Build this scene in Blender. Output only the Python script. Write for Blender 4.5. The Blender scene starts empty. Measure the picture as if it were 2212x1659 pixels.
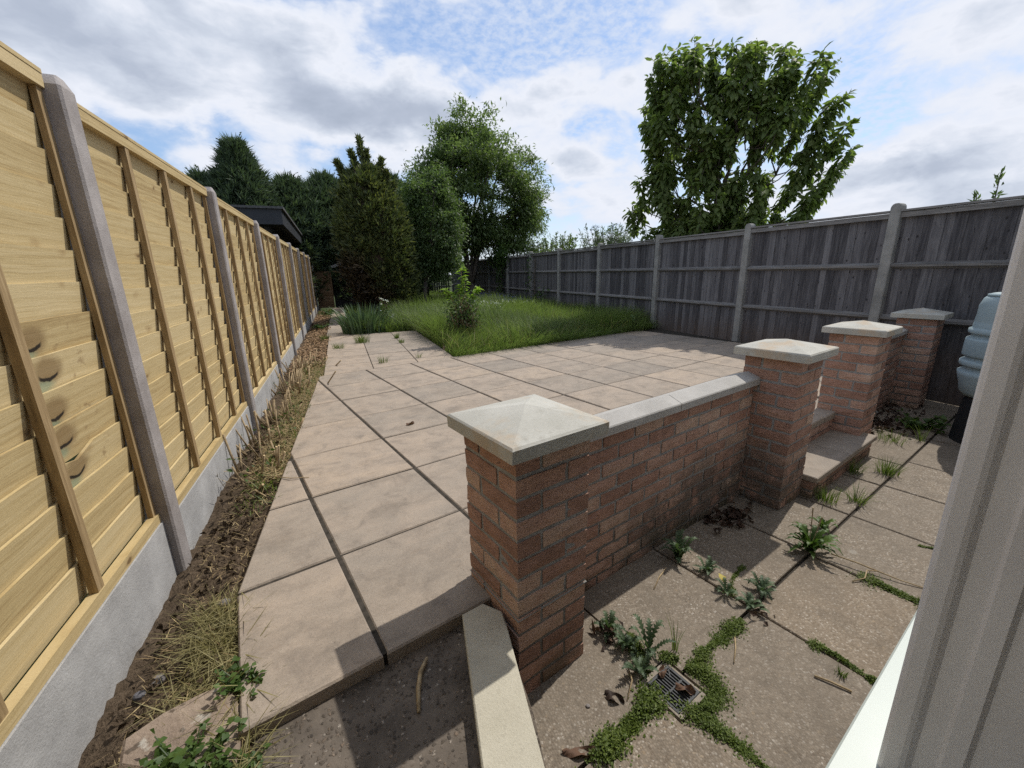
import bpy, bmesh, math, random
import numpy as np
from mathutils import Vector, Matrix
random.seed(7); rng = np.random.default_rng(11)
S = bpy.context.scene
R = math.radians
# ------------------------------------------------------------------ camera
F_PX, PITCH, ROLL, YAW, CAMZ = 899.64/2212, 0.263007571, -0.01804218, 0.38056747, 1.1895
fw = Vector((math.sin(YAW)*math.cos(PITCH), math.cos(YAW)*math.cos(PITCH), -math.sin(PITCH)))
rt = Vector((math.cos(YAW), -math.sin(YAW), 0)); up = rt.cross(fw)
r2 = math.cos(ROLL)*rt+math.sin(ROLL)*up; u2 = -math.sin(ROLL)*rt+math.cos(ROLL)*up
cd = bpy.data.cameras.new('camera'); cam = bpy.data.objects.new('camera', cd); S.collection.objects.link(cam)
cd.sensor_width = 36; cd.lens = 36*F_PX; cd.clip_start = .02; cd.clip_end = 2000
M = Matrix((r2, u2, -fw)).transposed().to_4x4(); M.translation = (0, 0, CAMZ); cam.matrix_world = M
S.camera = cam
# ------------------------------------------------------------------ world and sun
SUN = Vector((.674, .274, 1.0)).normalized()
EL, AZ = math.asin(SUN.z), math.atan2(SUN.x, SUN.y)
W = bpy.data.worlds.new('World'); S.world = W; W.use_nodes = True
wn = W.node_tree; wn.nodes.clear()

class G:
    def __init__(s, nt): s.t = nt
    def n(s, typ, ins={}, **kw):
        x = s.t.nodes.new(typ)
        for k, v in kw.items(): setattr(x, k, v)
        for k, v in ins.items(): s.set(x.inputs[k], v)
        return x
    def set(s, sock, v):
        if isinstance(v, bpy.types.NodeSocket): s.t.links.new(v, sock)
        elif isinstance(v, (int, float)):
            try: sock.default_value = v
            except Exception: sock.default_value = (v, v, v)
        else:
            v = tuple(v)
            if len(v) == 3 and sock.type == 'RGBA': v += (1,)
            sock.default_value = v
    def noise(s, vec, scale, detail=4, rough=.55, dist=0, out='Fac'):
        return s.n('ShaderNodeTexNoise', {'Vector': vec, 'Scale': scale, 'Detail': detail, 'Roughness': rough, 'Distortion': dist}).outputs[out]
    def vor(s, vec, scale, out='Distance', feature='F1', rnd=1):
        return s.n('ShaderNodeTexVoronoi', {'Vector': vec, 'Scale': scale, 'Randomness': rnd}, feature=feature).outputs[out]
    def math(s, op, a, b=0, c=0, clamp=False):
        x = s.n('ShaderNodeMath', {0: a, 1: b, 2: c}, operation=op); x.use_clamp = clamp; return x.outputs[0]
    def vm(s, op, a, b=(0, 0, 0), out=0):
        x = s.n('ShaderNodeVectorMath', {0: a, 1: b}, operation=op); return x.outputs[out]
    def step(s, v, a, b, lo=0., hi=1.):
        x = s.n('ShaderNodeMapRange', {'Value': v, 'From Min': a, 'From Max': b, 'To Min': lo, 'To Max': hi}, interpolation_type='SMOOTHSTEP'); return x.outputs[0]
    def ramp(s, f, stops):
        x = s.n('ShaderNodeValToRGB', {'Fac': f}); e = x.color_ramp.elements
        while len(e) > 1: e.remove(e[-1])
        for i, (p, c) in enumerate(stops):
            q = e[0] if i == 0 else e.new(p)
            q.position = p; q.color = tuple(c)+(1,) if len(c) == 3 else c
        return x.outputs['Color']
    def mix(s, f, a, b, mode='MIX'):
        x = s.n('ShaderNodeMix', data_type='RGBA', blend_type=mode); x.clamp_factor = True
        s.set(x.inputs[0], f); s.set(x.inputs[6], a); s.set(x.inputs[7], b); return x.outputs[2]
    def xyz(s, v): return s.n('ShaderNodeSeparateXYZ', {0: v}).outputs
    def comb(s, x, y, z): return s.n('ShaderNodeCombineXYZ', {0: x, 1: y, 2: z}).outputs[0]
    def obj(s): return s.n('ShaderNodeTexCoord').outputs['Object']
    def pos(s): return s.n('ShaderNodeNewGeometry').outputs['Position']
    def rnd(s): return s.n('ShaderNodeObjectInfo').outputs['Random']
    def attr(s, name): return s.n('ShaderNodeAttribute', attribute_name=name).outputs['Fac']
    def objr(s):
        r = s.rnd(); o = s.obj()
        return s.vm('ADD', o, s.comb(s.math('MULTIPLY', r, 91.7), s.math('MULTIPLY', r, 57.3), s.math('MULTIPLY', r, 33.1)))
    def bump(s, h, st, d, normal=None):
        x = s.n('ShaderNodeBump', {'Height': h, 'Strength': st, 'Distance': d})
        if normal is not None: s.set(x.inputs['Normal'], normal)
        return x.outputs[0]

g = G(wn)
sky = g.n('ShaderNodeTexSky', sky_type='NISHITA', sun_disc=False, sun_elevation=EL, sun_rotation=AZ, air_density=1.0, dust_density=.6, ozone_density=2.0)
dirv = g.n('ShaderNodeTexCoord').outputs['Generated']
dx, dy, dz = g.xyz(dirv)[0:3]
def scal(v, k): return g.n('ShaderNodeVectorMath', {0: v, 'Scale': k}, operation='SCALE').outputs[0]
den = g.math('ADD', g.math('MAXIMUM', dz, 0.0), .22)
pl = g.comb(g.math('DIVIDE', dx, den), g.math('DIVIDE', dy, den), 0)
pd = g.vm('MULTIPLY', dirv, (1, 1, 2.0))
warp = scal(g.vm('SUBTRACT', g.noise(pd, 3.0, 4, .55, out='Color'), (.5, .5, .5)), .16)
pw = g.vm('ADD', pd, warp)
big = g.noise(g.vm('ADD', pw, (4.7, 1.9, .3)), 3.3, 10, .54)
fine = g.noise(g.vm('ADD', pw, (9.3, 1.2, 4)), 9.0, 7, .58)
mack = g.noise(g.vm('ADD', pl, (1.3, 5.2, 2)), 30, 5, .62, .15)
thick = g.math('ADD', g.math('MULTIPLY', g.math('SUBTRACT', big, .5), 1.15), g.math('ADD', g.math('MULTIPLY', fine, .36), .44))
dirw = g.vm('ADD', dirv, scal(g.vm('SUBTRACT', g.noise(pd, 4.5, 7, .6, out='Color'), (.5, .5, .5)), .17))
def blob(c, r, amt, sx=1.0, sz=1.0):
    d = g.vm('SUBTRACT', dirw, c)
    d = g.vm('LENGTH', g.vm('MULTIPLY', d, (sx, sx, sz)), out='Value')
    return g.math('MULTIPLY', g.step(d, 0, r, 1, 0), amt)
for c, r, a, sx, sz in [((.10, .940, .295), .22, .32, .8, 2.2), ((.20, .925, .33), .22, .16, .9, 1.8), ((.0, .93, .37), .22, .16, 1, 1.5), ((-.34, .88, .33), .34, .30, 1, 1.6), ((-.13, .965, .205), .2, .12, 1, 2.4), ((-.22, .93, .30), .16, .10, 1, 1.6),
                ((-.185, .95, .250), .08, -.16, 1, 1.6), ((-.05, .895, .46), .15, -.24, 1, 1.3), ((.05, .99, .115), .12, -.12, .9, 1.6), ((.28, .945, .165), .08, -.16, .9, 1.5), ((.479, .85, .215), .11, .20, 1, 1.7),
                ((.40, .86, .30), .15, .20, 1, 1.2), ((.40, .80, .45), .26, -.16, 1, 1.2), ((.70, .66, .30), .25, -.04, 1, 1.5), ((.85, .45, .38), .22, .10, 1, 1.6), ((.80, .55, .26), .22, -.13, 1, 1.8), ((.88, .46, .155), .14, .20, .8, 3.0), ((.93, .35, .10), .12, .14, .8, 3.0)]:
    thick = g.math('ADD', thick, blob(c, r, a, sx, sz))
mk = g.math('MULTIPLY', g.step(mack, .26, .70), .78)
veil = g.math('MULTIPLY', g.step(g.math('ADD', g.math('MULTIPLY', dx, .8), dz), .30, .75), mk)
cover = g.math('MAXIMUM', g.step(thick, .52, .70), veil)
horiz = g.step(dz, .0, .16, .62, 0)
cover = g.math('MAXIMUM', cover, horiz)
cl = g.ramp(g.math('MULTIPLY', thick, .72), [(0.0, (3.9, 4.4, 5.3)), (.43, (4.4, 4.8, 5.6)), (.53, (5.1, 5.3, 5.8)), (.61, (3.9, 4.25, 4.9)), (.70, (2.9, 3.25, 3.95)), (.84, (2.25, 2.6, 3.25)), (1.0, (2.0, 2.35, 3.0))])
base = g.mix(.35, sky.outputs[0], (2.0, 2.9, 4.7))
col = g.mix(cover, base, cl)
bg = g.n('ShaderNodeBackground', {'Color': col, 'Strength': .118})
wn.links.new(bg.outputs[0], g.n('ShaderNodeOutputWorld').inputs[0])
sl = bpy.data.lights.new('sun', 'SUN'); sl.energy = 2.6; sl.angle = R(.6); sl.color = (1, .95, .87)
sun = bpy.data.objects.new('sun', sl); S.collection.objects.link(sun); sun.rotation_euler = SUN.to_track_quat('Z', 'Y').to_euler(); sun.location = (8, 3, 12)
S.view_settings.view_transform = 'Standard'; S.view_settings.look = 'None'; S.view_settings.exposure = 0.5; S.view_settings.gamma = 1
S.view_settings.use_curve_mapping = False
S.render.engine = 'CYCLES'; S.cycles.use_denoising = False; S.cycles.sample_clamp_indirect = 4
C = S.collection
# ------------------------------------------------------------------ helpers
FA = 0.234825442
cA, sA = math.cos(FA), math.sin(FA)
def UV(u, v, z=0): return Vector((u*cA-v*sA, u*sA+v*cA, z))
def tag(o, label=None, cat=None, group=None, kind=None):
    for k, v in (('label', label), ('category', cat), ('group', group), ('kind', kind)):
        if v: o[k] = v
    return o
def empty(name, loc, rz=0, label=None, cat=None, group=None):
    o = bpy.data.objects.new(name, None); C.objects.link(o); o.location = loc; o.rotation_euler.z = rz; o.empty_display_size = .1
    return tag(o, label, cat, group)
def link(name, me, parent=None, loc=(0, 0, 0), rot=(0, 0, 0)):
    o = bpy.data.objects.new(name, me); C.objects.link(o); o.parent = parent; o.location = loc; o.rotation_euler = rot
    return o
class MB:
    def __init__(s): s.v = []; s.f = []
    def add(s, vs, fs):
        k = len(s.v); s.v += [tuple(p) for p in vs]; s.f += [tuple(i+k for i in f) for f in fs]
    def box(s, x0, x1, y0, y1, z0, z1):
        s.add([(x, y, z) for z in (z0, z1) for y in (y0, y1) for x in (x0, x1)],
              [(0, 2, 3, 1), (4, 5, 7, 6), (0, 1, 5, 4), (2, 6, 7, 3), (0, 4, 6, 2), (1, 3, 7, 5)])
        return s
    def prism(s, poly, z0, z1, bev=0.):
        n = len(poly); a = sum(poly[i][0]*poly[(i+1) % n][1]-poly[(i+1) % n][0]*poly[i][1] for i in range(n))
        if a < 0: poly = poly[::-1]
        if bev:
            c = np.mean(np.array(poly), 0); P = np.array(poly)
            ins = []
            for i in range(n):
                e1 = P[i]-P[i-1]; e2 = P[(i+1) % n]-P[i]; e1 = e1/(np.linalg.norm(e1)+1e-9); e2 = e2/(np.linalg.norm(e2)+1e-9)
                n1 = np.array([-e1[1], e1[0]]); n2 = np.array([-e2[1], e2[0]]); m = n1+n2; m = m/max(.35, np.dot(m, n1))
                ins.append(P[i]+m*bev)
            vs = [(x, y, z0) for x, y in poly]+[(x, y, z1-bev) for x, y in poly]+[(x, y, z1) for x, y in ins]
            fs = [tuple(range(n))[::-1], tuple(range(2*n, 3*n))]
            for k in (0, n): fs += [(k+i, k+(i+1) % n, k+n+(i+1) % n, k+n+i) for i in range(n)]
        else:
            vs = [(x, y, z0) for x, y in poly]+[(x, y, z1) for x, y in poly]
            fs = [tuple(range(n))[::-1], tuple(range(n, 2*n))]+[(i, (i+1) % n, n+(i+1) % n, n+i) for i in range(n)]
        s.add(vs, fs); return s
    def tube(s, pts, rad, sides=6, cap=True):
        pts = [Vector(p) for p in pts]; n = len(pts)
        if not hasattr(rad, '__len__'): rad = [rad]*n
        k0 = len(s.v); ref = Vector((.3, .5, .8)).normalized(); a = None
        for i, p in enumerate(pts):
            t = (pts[min(i+1, n-1)]-pts[max(i-1, 0)]); t = t.normalized() if t.length > 1e-9 else Vector((0, 0, 1))
            if a is None: a = t.cross(ref); a = a.normalized() if a.length > 1e-3 else t.orthogonal().normalized()
            else: a = (a-t*a.dot(t)).normalized()
            b = t.cross(a)
            for k in range(sides):
                th = 2*math.pi*k/sides; q = p+(a*math.cos(th)+b*math.sin(th))*rad[i]; s.v.append(tuple(q))
        for i in range(n-1):
            for k in range(sides):
                A = k0+i*sides+k; B = k0+i*sides+(k+1) % sides
                s.f.append((A, B, B+sides, A+sides))
        if cap:
            s.f.append(tuple(k0+k for k in range(sides))[::-1]); s.f.append(tuple(k0+(n-1)*sides+k for k in range(sides)))
        return s
    def lathe(s, prof, sides=32):
        k0 = len(s.v); n = len(prof)
        for r, z in prof:
            for k in range(sides):
                th = 2*math.pi*k/sides; s.v.append((r*math.cos(th), r*math.sin(th), z))
        for i in range(n-1):
            for k in range(sides):
                A = k0+i*sides+k; B = k0+i*sides+(k+1) % sides
                s.f.append((A, B, B+sides, A+sides))
        s.f.append(tuple(k0+k for k in range(sides))[::-1]); s.f.append(tuple(k0+(n-1)*sides+k for k in range(sides)))
        return s
    def mesh(s, name, mat, smooth=False):
        me = bpy.data.meshes.new(name); me.from_pydata(s.v, [], s.f); me.materials.append(mat)
        if smooth: me.polygons.foreach_set('use_smooth', [True]*len(me.polygons))
        me.update(); return me
    def build(s, name, mat, parent=None, smooth=False, loc=(0, 0, 0), rot=(0, 0, 0)):
        return link(name, s.mesh(name, mat, smooth), parent, loc, rot)
def np_mesh(name, V, Fc, mat, attr=None, smooth=False):
    """V (n,3), Fc (m,3|4) arrays -> mesh, optional point attribute 'rnd'"""
    me = bpy.data.meshes.new(name); V = np.asarray(V, np.float32); Fc = np.asarray(Fc, np.int32); k = Fc.shape[1]
    me.vertices.add(len(V)); me.vertices.foreach_set('co', V.ravel())
    me.loops.add(Fc.size); me.loops.foreach_set('vertex_index', Fc.ravel())
    me.polygons.add(len(Fc)); me.polygons.foreach_set('loop_start', np.arange(0, Fc.size, k, dtype=np.int32))
    try: me.polygons.foreach_set('loop_total', np.full(len(Fc), k, np.int32))
    except Exception: pass
    me.materials.append(mat)
    if attr is not None:
        a = me.attributes.new('rnd', 'FLOAT', 'POINT'); a.data.foreach_set('value', np.asarray(attr, np.float32))
    if smooth: me.polygons.foreach_set('use_smooth', np.ones(len(Fc), bool))
    me.update(calc_edges=True); me.validate(); return me
def unit(a): return a/(np.linalg.norm(a, axis=-1, keepdims=True)+1e-9)
def rdir(n): return unit(rng.normal(size=(n, 3)))
def leaf_arrays(P, D, N, L, Wd, fold=.25, droop=.15, mid=.45):
    """one folded leaf (4 triangles, 6 verts) per row: base, left, right, mid, tip"""
    D = unit(D); Sd = unit(np.cross(D, N)); U = np.cross(Sd, D)
    L = np.asarray(L)[:, None]; Wd = np.asarray(Wd)[:, None]
    m = P+D*L*mid; tip = P+D*L-U*L*droop
    l = m+Sd*Wd*.5+U*Wd*fold; r = m-Sd*Wd*.5+U*Wd*fold
    V = np.stack([P, l, m, r, tip], 1).reshape(-1, 3); k = (np.arange(len(P))*5)[:, None]
    Fc = np.concatenate([k+np.array([[0, 2, 1]]), k+np.array([[0, 3, 2]]), k+np.array([[1, 2, 4]]), k+np.array([[2, 3, 4]])], 0)
    return V, Fc
def oval_arrays(P, D, N, L, Wd, fold=.12, droop=.25):
    D = unit(D); Sd = unit(np.cross(D, N)); U = np.cross(Sd, D); L = np.asarray(L)[:, None]; Wd = np.asarray(Wd)[:, None]; V = [P]
    for t_, w_ in ((.28, .42), (.66, .46)):
        m = P+D*L*t_-U*L*droop*t_**2; V += [m+Sd*Wd*w_+U*Wd*fold, m, m-Sd*Wd*w_+U*Wd*fold]
    V.append(P+D*L*.97-U*L*droop); V = np.stack(V, 1).reshape(-1, 3); k = (np.arange(len(P))*8)[:, None]
    return V, np.concatenate([k+np.array([f]) for f in ((0, 2, 1), (0, 3, 2), (1, 2, 5), (1, 5, 4), (2, 3, 6), (2, 6, 5), (4, 5, 7), (5, 6, 7))], 0)
def sliver_arrays(P, D, N, L, Wd):
    D = unit(D); Sd = unit(np.cross(D, N)); L = np.asarray(L)[:, None]; Wd = np.asarray(Wd)[:, None]
    V = np.stack([P-Sd*Wd*.3, P+Sd*Wd*.3, P+D*L*.5+Sd*Wd*.5, P+D*L, P+D*L*.5-Sd*Wd*.5], 1).reshape(-1, 3); k = (np.arange(len(P))*5)[:, None]
    Fc = np.concatenate([k+np.array([[0, 1, 2]]), k+np.array([[0, 2, 4]]), k+np.array([[4, 2, 3]])], 0)
    return V, Fc
def blade_arrays(P, H, Wd, lean, seg=3):
    n = len(P); th = rng.uniform(0, 2*np.pi, n); Sd = np.stack([np.cos(th), np.sin(th), 0*th], 1)
    ld = unit(lean+1e-6)
    ts = np.linspace(0, 1, seg+1); rows = []
    bend = np.linalg.norm(lean, axis=1)[:, None]
    for t in ts[:-1]:
        c = P+np.array([0, 0, 1.])*(H[:, None]*(t-.35*bend*t*t))+ld*(H[:, None]*bend*t**1.8); w = (Wd*(1-t)**.6)[:, None]*.5
        rows += [c-Sd*w, c+Sd*w]
    rows.append(P+np.array([0, 0, 1.])*(H[:, None]*(1-.35*bend))+ld*(H[:, None]*bend))
    V = np.stack(rows, 1).reshape(-1, 3); m = 2*seg+1; k = (np.arange(n)*m)[:, None]; fs = []
    for i in range(seg-1):
        fs += [k+np.array([[2*i, 2*i+1, 2*i+3]]), k+np.array([[2*i, 2*i+3, 2*i+2]])]
    fs.append(k+np.array([[2*seg-2, 2*seg-1, 2*seg]]))
    return V, np.concatenate(fs, 0), m
class Cloud:
    def __init__(s): s.V = []; s.F = []; s.A = []; s.n = 0
    def add(s, V, Fc, a):
        s.F.append(Fc+s.n); s.V.append(V); s.A.append(np.broadcast_to(a, len(V)) if np.ndim(a) == 0 else a); s.n += len(V)
    def build(s, name, mat, parent=None, loc=(0, 0, 0)):
        return link(name, np_mesh(name, np.concatenate(s.V), np.concatenate(s.F), mat, np.concatenate(s.A)), parent, loc)
def leaves(cl, P, D, N, L, Wd, **k):
    V, Fc = leaf_arrays(P, D, N, L, Wd, **k); cl.add(V, Fc, np.repeat(rng.random(len(P)), 5))
def ovals(cl, P, D, N, L, Wd, **k):
    V, Fc = oval_arrays(P, D, N, L, Wd, **k); cl.add(V, Fc, np.repeat(rng.random(len(P)), 8))
def slivers(cl, P, D, N, L, Wd, a=None):
    V, Fc = sliver_arrays(P, D, N, L, Wd); cl.add(V, Fc, np.repeat(rng.random(len(P)) if a is None else a, 5))
def blades(cl, P, H, Wd, lean, seg=3):
    V, Fc, m = blade_arrays(P, H, Wd, lean, seg); cl.add(V, Fc, np.repeat(rng.random(len(P)), m))
# ------------------------------------------------------------------ materials
def mat(name, f, rough=.85, spec=.3):
    m = bpy.data.materials.new(name); m.use_nodes = True; nt = m.node_tree; nt.nodes.clear(); q = G(nt)
    out = q.n('ShaderNodeOutputMaterial'); r = f(q); b = q.n('ShaderNodeBsdfPrincipled', {'Base Color': r[0], 'Roughness': r[2] if len(r) > 2 and r[2] is not None else rough, 'Specular IOR Level': spec})
    if len(r) > 1 and r[1] is not None: nt.links.new(r[1], b.inputs['Normal'])
    nt.links.new(b.outputs[0], out.inputs[0]); return m
def leafmat(name, stops, transl=.35, rough=.5, nscale=1.2, extra=None):
    m = bpy.data.materials.new(name); m.use_nodes = True; nt = m.node_tree; nt.nodes.clear(); q = G(nt)
    out = q.n('ShaderNodeOutputMaterial')
    f = q.math('ADD', q.math('MULTIPLY', q.attr('rnd'), .6), q.math('MULTIPLY', q.noise(q.obj(), nscale, 3), .55)); f = q.math('SUBTRACT', f, .08)
    c = q.ramp(f, stops)
    if extra: c = extra(q, c)
    b = q.n('ShaderNodeBsdfPrincipled', {'Base Color': c, 'Roughness': rough, 'Specular IOR Level': .35})
    t = q.n('ShaderNodeBsdfTranslucent', {'Color': q.mix(.6, c, q.vm('MULTIPLY', c, (1.6, 1.9, .7)))})
    x = q.n('ShaderNodeMixShader', {0: transl, 1: b.outputs[0], 2: t.outputs[0]}); nt.links.new(x.outputs[0], out.inputs[0]); return m

def f_wood(q, knots=False, c0=(.36, .255, .115), c1=(.52, .405, .205), c2=(.62, .505, .29)):
    o = q.obj(); p = q.objr()
    st = q.vm('MULTIPLY', p, (6, .75, 34)); wob = q.noise(q.vm('MULTIPLY', p, (1, 1.2, 3)), 2.0, 2, out='Color')
    st = q.vm('ADD', st, q.vm('MULTIPLY', wob, (0, 0, 1.5)))
    gr = q.noise(st, 2.6, 6, .66); fine = q.noise(q.vm('MULTIPLY', p, (9, 6, 160)), 2.5, 2)
    f = q.math('ADD', q.math('MULTIPLY', gr, .75), q.math('MULTIPLY', fine, .25))
    tone = q.math('MULTIPLY', q.math('SUBTRACT', q.rnd(), .5), .22)
    c = q.ramp(q.math('ADD', f, tone), [(.28, c0), (.46, c1), (.68, c2)])
    kv = q.vm('ADD', q.vm('MULTIPLY', p, (0, 1, 1.7)), q.vm('MULTIPLY', q.noise(p, 7, 2, out='Color'), (0, .10, .10))); kd = q.vor(kv, 6.5); kd2 = q.math('ADD', kd, q.math('MULTIPLY', q.noise(p, 30, 2), .09))
    sel = q.step(q.xyz(q.vor(kv, 6.5, 'Color'))[0], .45, .5); k = q.math('MULTIPLY', sel, q.step(kd2, .10, .17, .8, 0)); ring = q.math('MULTIPLY', sel, q.step(kd2, .12, .34, .5, 0))
    c = q.mix(ring, c, (.33, .22, .10)); c = q.mix(k, c, (.12, .07, .03)); c = q.mix(q.step(q.noise(q.vm('MULTIPLY', p, (3, 1.2, 14)), 3, 4, .6), .60, .74, 0, .40), c, (.36, .27, .13)); c = q.mix(q.step(q.noise(p, 210, 2), .35, .7, .16, 0), c, (.22, .15, .07))
    h = q.math('SUBTRACT', f, q.math('MULTIPLY', k, .3))
    if knots:   # big dark branch knots with blue-green preservative bleeding below them
        x, y, z = q.xyz(o)[0:3]
        n1 = q.math('MULTIPLY', q.math('SUBTRACT', q.noise(p, 24, 3), .5), .035)
        y0, z0 = q.math('SUBTRACT', y, q.math('ADD', 1.43, q.math('MULTIPLY', q.rnd(), .05))), q.math('SUBTRACT', z, q.math('ADD', .058, q.math('MULTIPLY', q.math('FRACT', q.math('MULTIPLY', q.rnd(), 7.3)), .022)))
        d = q.math('ADD', q.math('SQRT', q.math('ADD', q.math('POWER', y0, 2), q.math('POWER', q.math('MULTIPLY', z0, 1.7), 2))), n1)
        c = q.mix(q.step(d, .045, .10, .75, 0), c, (.21, .135, .06))
        teal = q.math('MULTIPLY', q.step(q.math('ADD', q.math('SQRT', q.math('ADD', q.math('POWER', q.math('ADD', y0, .03), 2), q.math('POWER', q.math('MULTIPLY', q.math('ADD', z0, .045), 2.6), 2))), n1), .02, .075, .75, 0), 1)
        c = q.mix(q.math('MULTIPLY', teal, .8), c, (.20, .30, .21))
        cr = q.math('ABSOLUTE', q.math('ADD', q.math('ADD', z0, .028), q.math('SUBTRACT', q.math('MULTIPLY', q.math('POWER', y0, 2), -6), q.math('MULTIPLY', n1, .5))))
        c = q.mix(q.math('MULTIPLY', q.step(cr, .003, .008, 1, 0), q.step(q.math('ABSOLUTE', y0), .04, .055, 1, 0)), c, (.02, .015, .01))
        sm = q.math('MULTIPLY', q.step(q.math('ABSOLUTE', q.math('SUBTRACT', y0, .16)), .09, .02, 0, 1), q.step(q.noise(q.vm('MULTIPLY', p, (1, 1, 1.6)), 17, 3), .56, .68)); c = q.mix(q.math('MULTIPLY', sm, .6), c, (.25, .165, .08))
    return c, q.bump(h, .35, .004)
M_wood = mat('new_fence_wood', f_wood, .75)
M_woodk = mat('knotted_fence_wood', lambda q: f_wood(q, True), .75)
M_batten = mat('fence_batten_wood', lambda q: f_batten(q), .75) if False else None
def f_batten(q):
    p = q.objr(); f = q.noise(q.vm('MULTIPLY', p, (30, 30, 2.2)), 2.5, 4, .6)
    f = q.math('ADD', f, q.math('MULTIPLY', q.math('SUBTRACT', q.rnd(), .5), .2))
    return q.ramp(f, [(.3, (.20, .135, .065)), (.55, (.32, .225, .115)), (.75, (.42, .31, .17))]), q.bump(f, .3, .003)
M_batten = mat('fence_batten_wood', f_batten, .75)
M_rail = mat('fence_rail_wood', lambda q: f_wood(q, False, (.36, .26, .115), (.50, .385, .195), (.58, .46, .26)), .75)
def f_conc(q, c0, c1, pit=.5, ps=70, warm=0):
    p = q.pos(); f = q.noise(p, 6, 6, .6); v = q.vor(q.vm('ADD', p, q.noise(p, 25, 2, out='Color')), ps); pits = q.step(v, .10, .22, pit, 0)
    pz = q.math('MULTIPLY', pits, q.step(q.noise(p, 5, 2), .42, .62)); fine = q.noise(p, 160, 2)
    c = q.ramp(q.math('ADD', q.math('MULTIPLY', f, .8), q.math('MULTIPLY', fine, .2)), [(.3, c0), (.7, c1)])
    c = q.mix(q.math('MULTIPLY', pz, .85), c, [x*.28 for x in c0]); c = q.mix(q.step(q.noise(p, 38, 4, .75), .55, .75, 0, .35), c, [x*.6 for x in c0])
    h = q.math('SUBTRACT', q.math('ADD', q.math('MULTIPLY', f, .6), q.math('MULTIPLY', fine, .15)), q.math('MULTIPLY', pz, .7))
    return c, q.bump(h, .9, .010)
M_post = mat('post_concrete', lambda q: f_conc(q, (.235, .21, .20), (.40, .37, .355), 1.0, 46), .9)
M_gravel = mat('gravel_board_concrete', lambda q: f_conc(q, (.31, .305, .30), (.47, .465, .455), .9, 55), .9)
M_gpost = mat('weathered_post_concrete', lambda q: f_conc(q, (.20, .195, .18), (.36, .35, .325), .5, 60), .9)
def f_cap(q):
    p = q.objr(); f = q.noise(p, 5, 5, .6); fine = q.noise(p, 120, 3, .6); v = q.vor(p, 95); pits = q.math('MULTIPLY', q.step(v, .1, .2, .7, 0), q.step(q.noise(p, 18, 2), .5, .62))
    c = q.ramp(q.math('ADD', q.math('MULTIPLY', f, .7), q.math('MULTIPLY', fine, .3)), [(.32, (.37, .36, .315)), (.68, (.50, .49, .445))])
    tan = q.math('MULTIPLY', q.step(q.noise(q.vm('ADD', p, (3, 1, 8)), 4.5, 4, .6), .50, .66), q.math('ADD', q.math('MULTIPLY', fine, .8), .15)); c = q.mix(q.step(q.noise(q.vm('ADD', p, (9, 2, 4)), 13, 5, .7), .55, .72, 0, .45), c, (.24, .225, .185))
    c = q.mix(tan, c, (.46, .33, .20)); c = q.mix(q.math('MULTIPLY', pits, .6), c, (.16, .15, .12))
    return c, q.bump(q.math('SUBTRACT', fine, pits), .25, .003)
M_cap = mat('cast_stone', f_cap, .85)
M_coping = mat('coping_stone', lambda q: f_conc(q, (.355, .34, .315), (.455, .438, .41), .4, 90), .85)
M_strip = mat('loose_coping_stone', lambda q: f_conc(q, (.43, .40, .315), (.53, .495, .40), .8, 150), .85)
def f_brick(q):
    o = q.objr(); r = q.rnd(); p = q.pos()
    f = q.noise(o, 9, 5, .65); c = q.ramp(q.math('ADD', q.math('MULTIPLY', f, .56), q.math('MULTIPLY', r, .46)),
        [(.2, (.27, .158, .118)), (.42, (.40, .235, .177)), (.6, (.47, .298, .226)), (.8, (.54, .39, .30))])
    wv = q.noise(q.vm('ADD', q.vm('MULTIPLY', o, (9, 9, 75)), q.vm('MULTIPLY', q.noise(o, 8, 2, out='Color'), (0, 0, 6))), 1.6, 3, .6)
    v = q.vor(o, 170); sp = q.math('MULTIPLY', q.step(v, .16, .3, 1, 0), q.step(q.noise(o, 14, 2), .52, .74))
    c = q.mix(q.math('MULTIPLY', sp, .9), c, (.03, .02, .016)); c = q.mix(q.step(wv, .42, .26, 0, .35), c, (.16, .095, .07))
    c = q.mix(q.math('MULTIPLY', q.step(wv, .55, .75), .35), c, (.46, .29, .19))
    x, y, z = q.xyz(p)[0:3]
    low = q.step(q.math('ADD', z, q.math('MULTIPLY', q.math('SUBTRACT', q.noise(p, 3.5, 3), .5), .5)), -.12, .22, 1, 0)
    back = q.math('MULTIPLY', q.step(x, 1.0, 1.5), q.step(x, 3.0, 2.6))
    gr = q.math('MULTIPLY', q.math('MULTIPLY', low, back), q.step(q.noise(p, 9, 5, .65), .28, .52))
    c = q.mix(q.math('MULTIPLY', gr, .8), c, (.105, .092, .078))
    wh = q.math('MULTIPLY', gr, q.step(q.noise(q.vm('ADD', p, (5, 5, 5)), 22, 4, .7), .58, .70)); c = q.mix(q.math('MULTIPLY', wh, .5), c, (.34, .32, .29))
    alg = q.math('MULTIPLY', q.step(z, -.12, -.33), q.step(q.noise(p, 7, 4), .4, .62)); c = q.mix(q.math('MULTIPLY', alg, .7), c, (.055, .058, .035))
    h = q.math('SUBTRACT', q.math('ADD', wv, q.math('MULTIPLY', f, .5)), q.math('MULTIPLY', sp, .4))
    return c, q.bump(h, 1.0, .012)
M_brick = mat('rustic_brick', f_brick, .9, .2)
M_mortar = mat('mortar', lambda q: (q.mix(q.math('MULTIPLY', q.step(q.xyz(q.pos())[2], .1, -.2), .6), q.ramp(q.noise(q.pos(), 40, 4), [(.3, (.225, .22, .212)), (.7, (.335, .33, .32))]), (.07, .062, .05)), q.bump(q.noise(q.pos(), 150, 3), .5, .004)), .95, .1)
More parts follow.
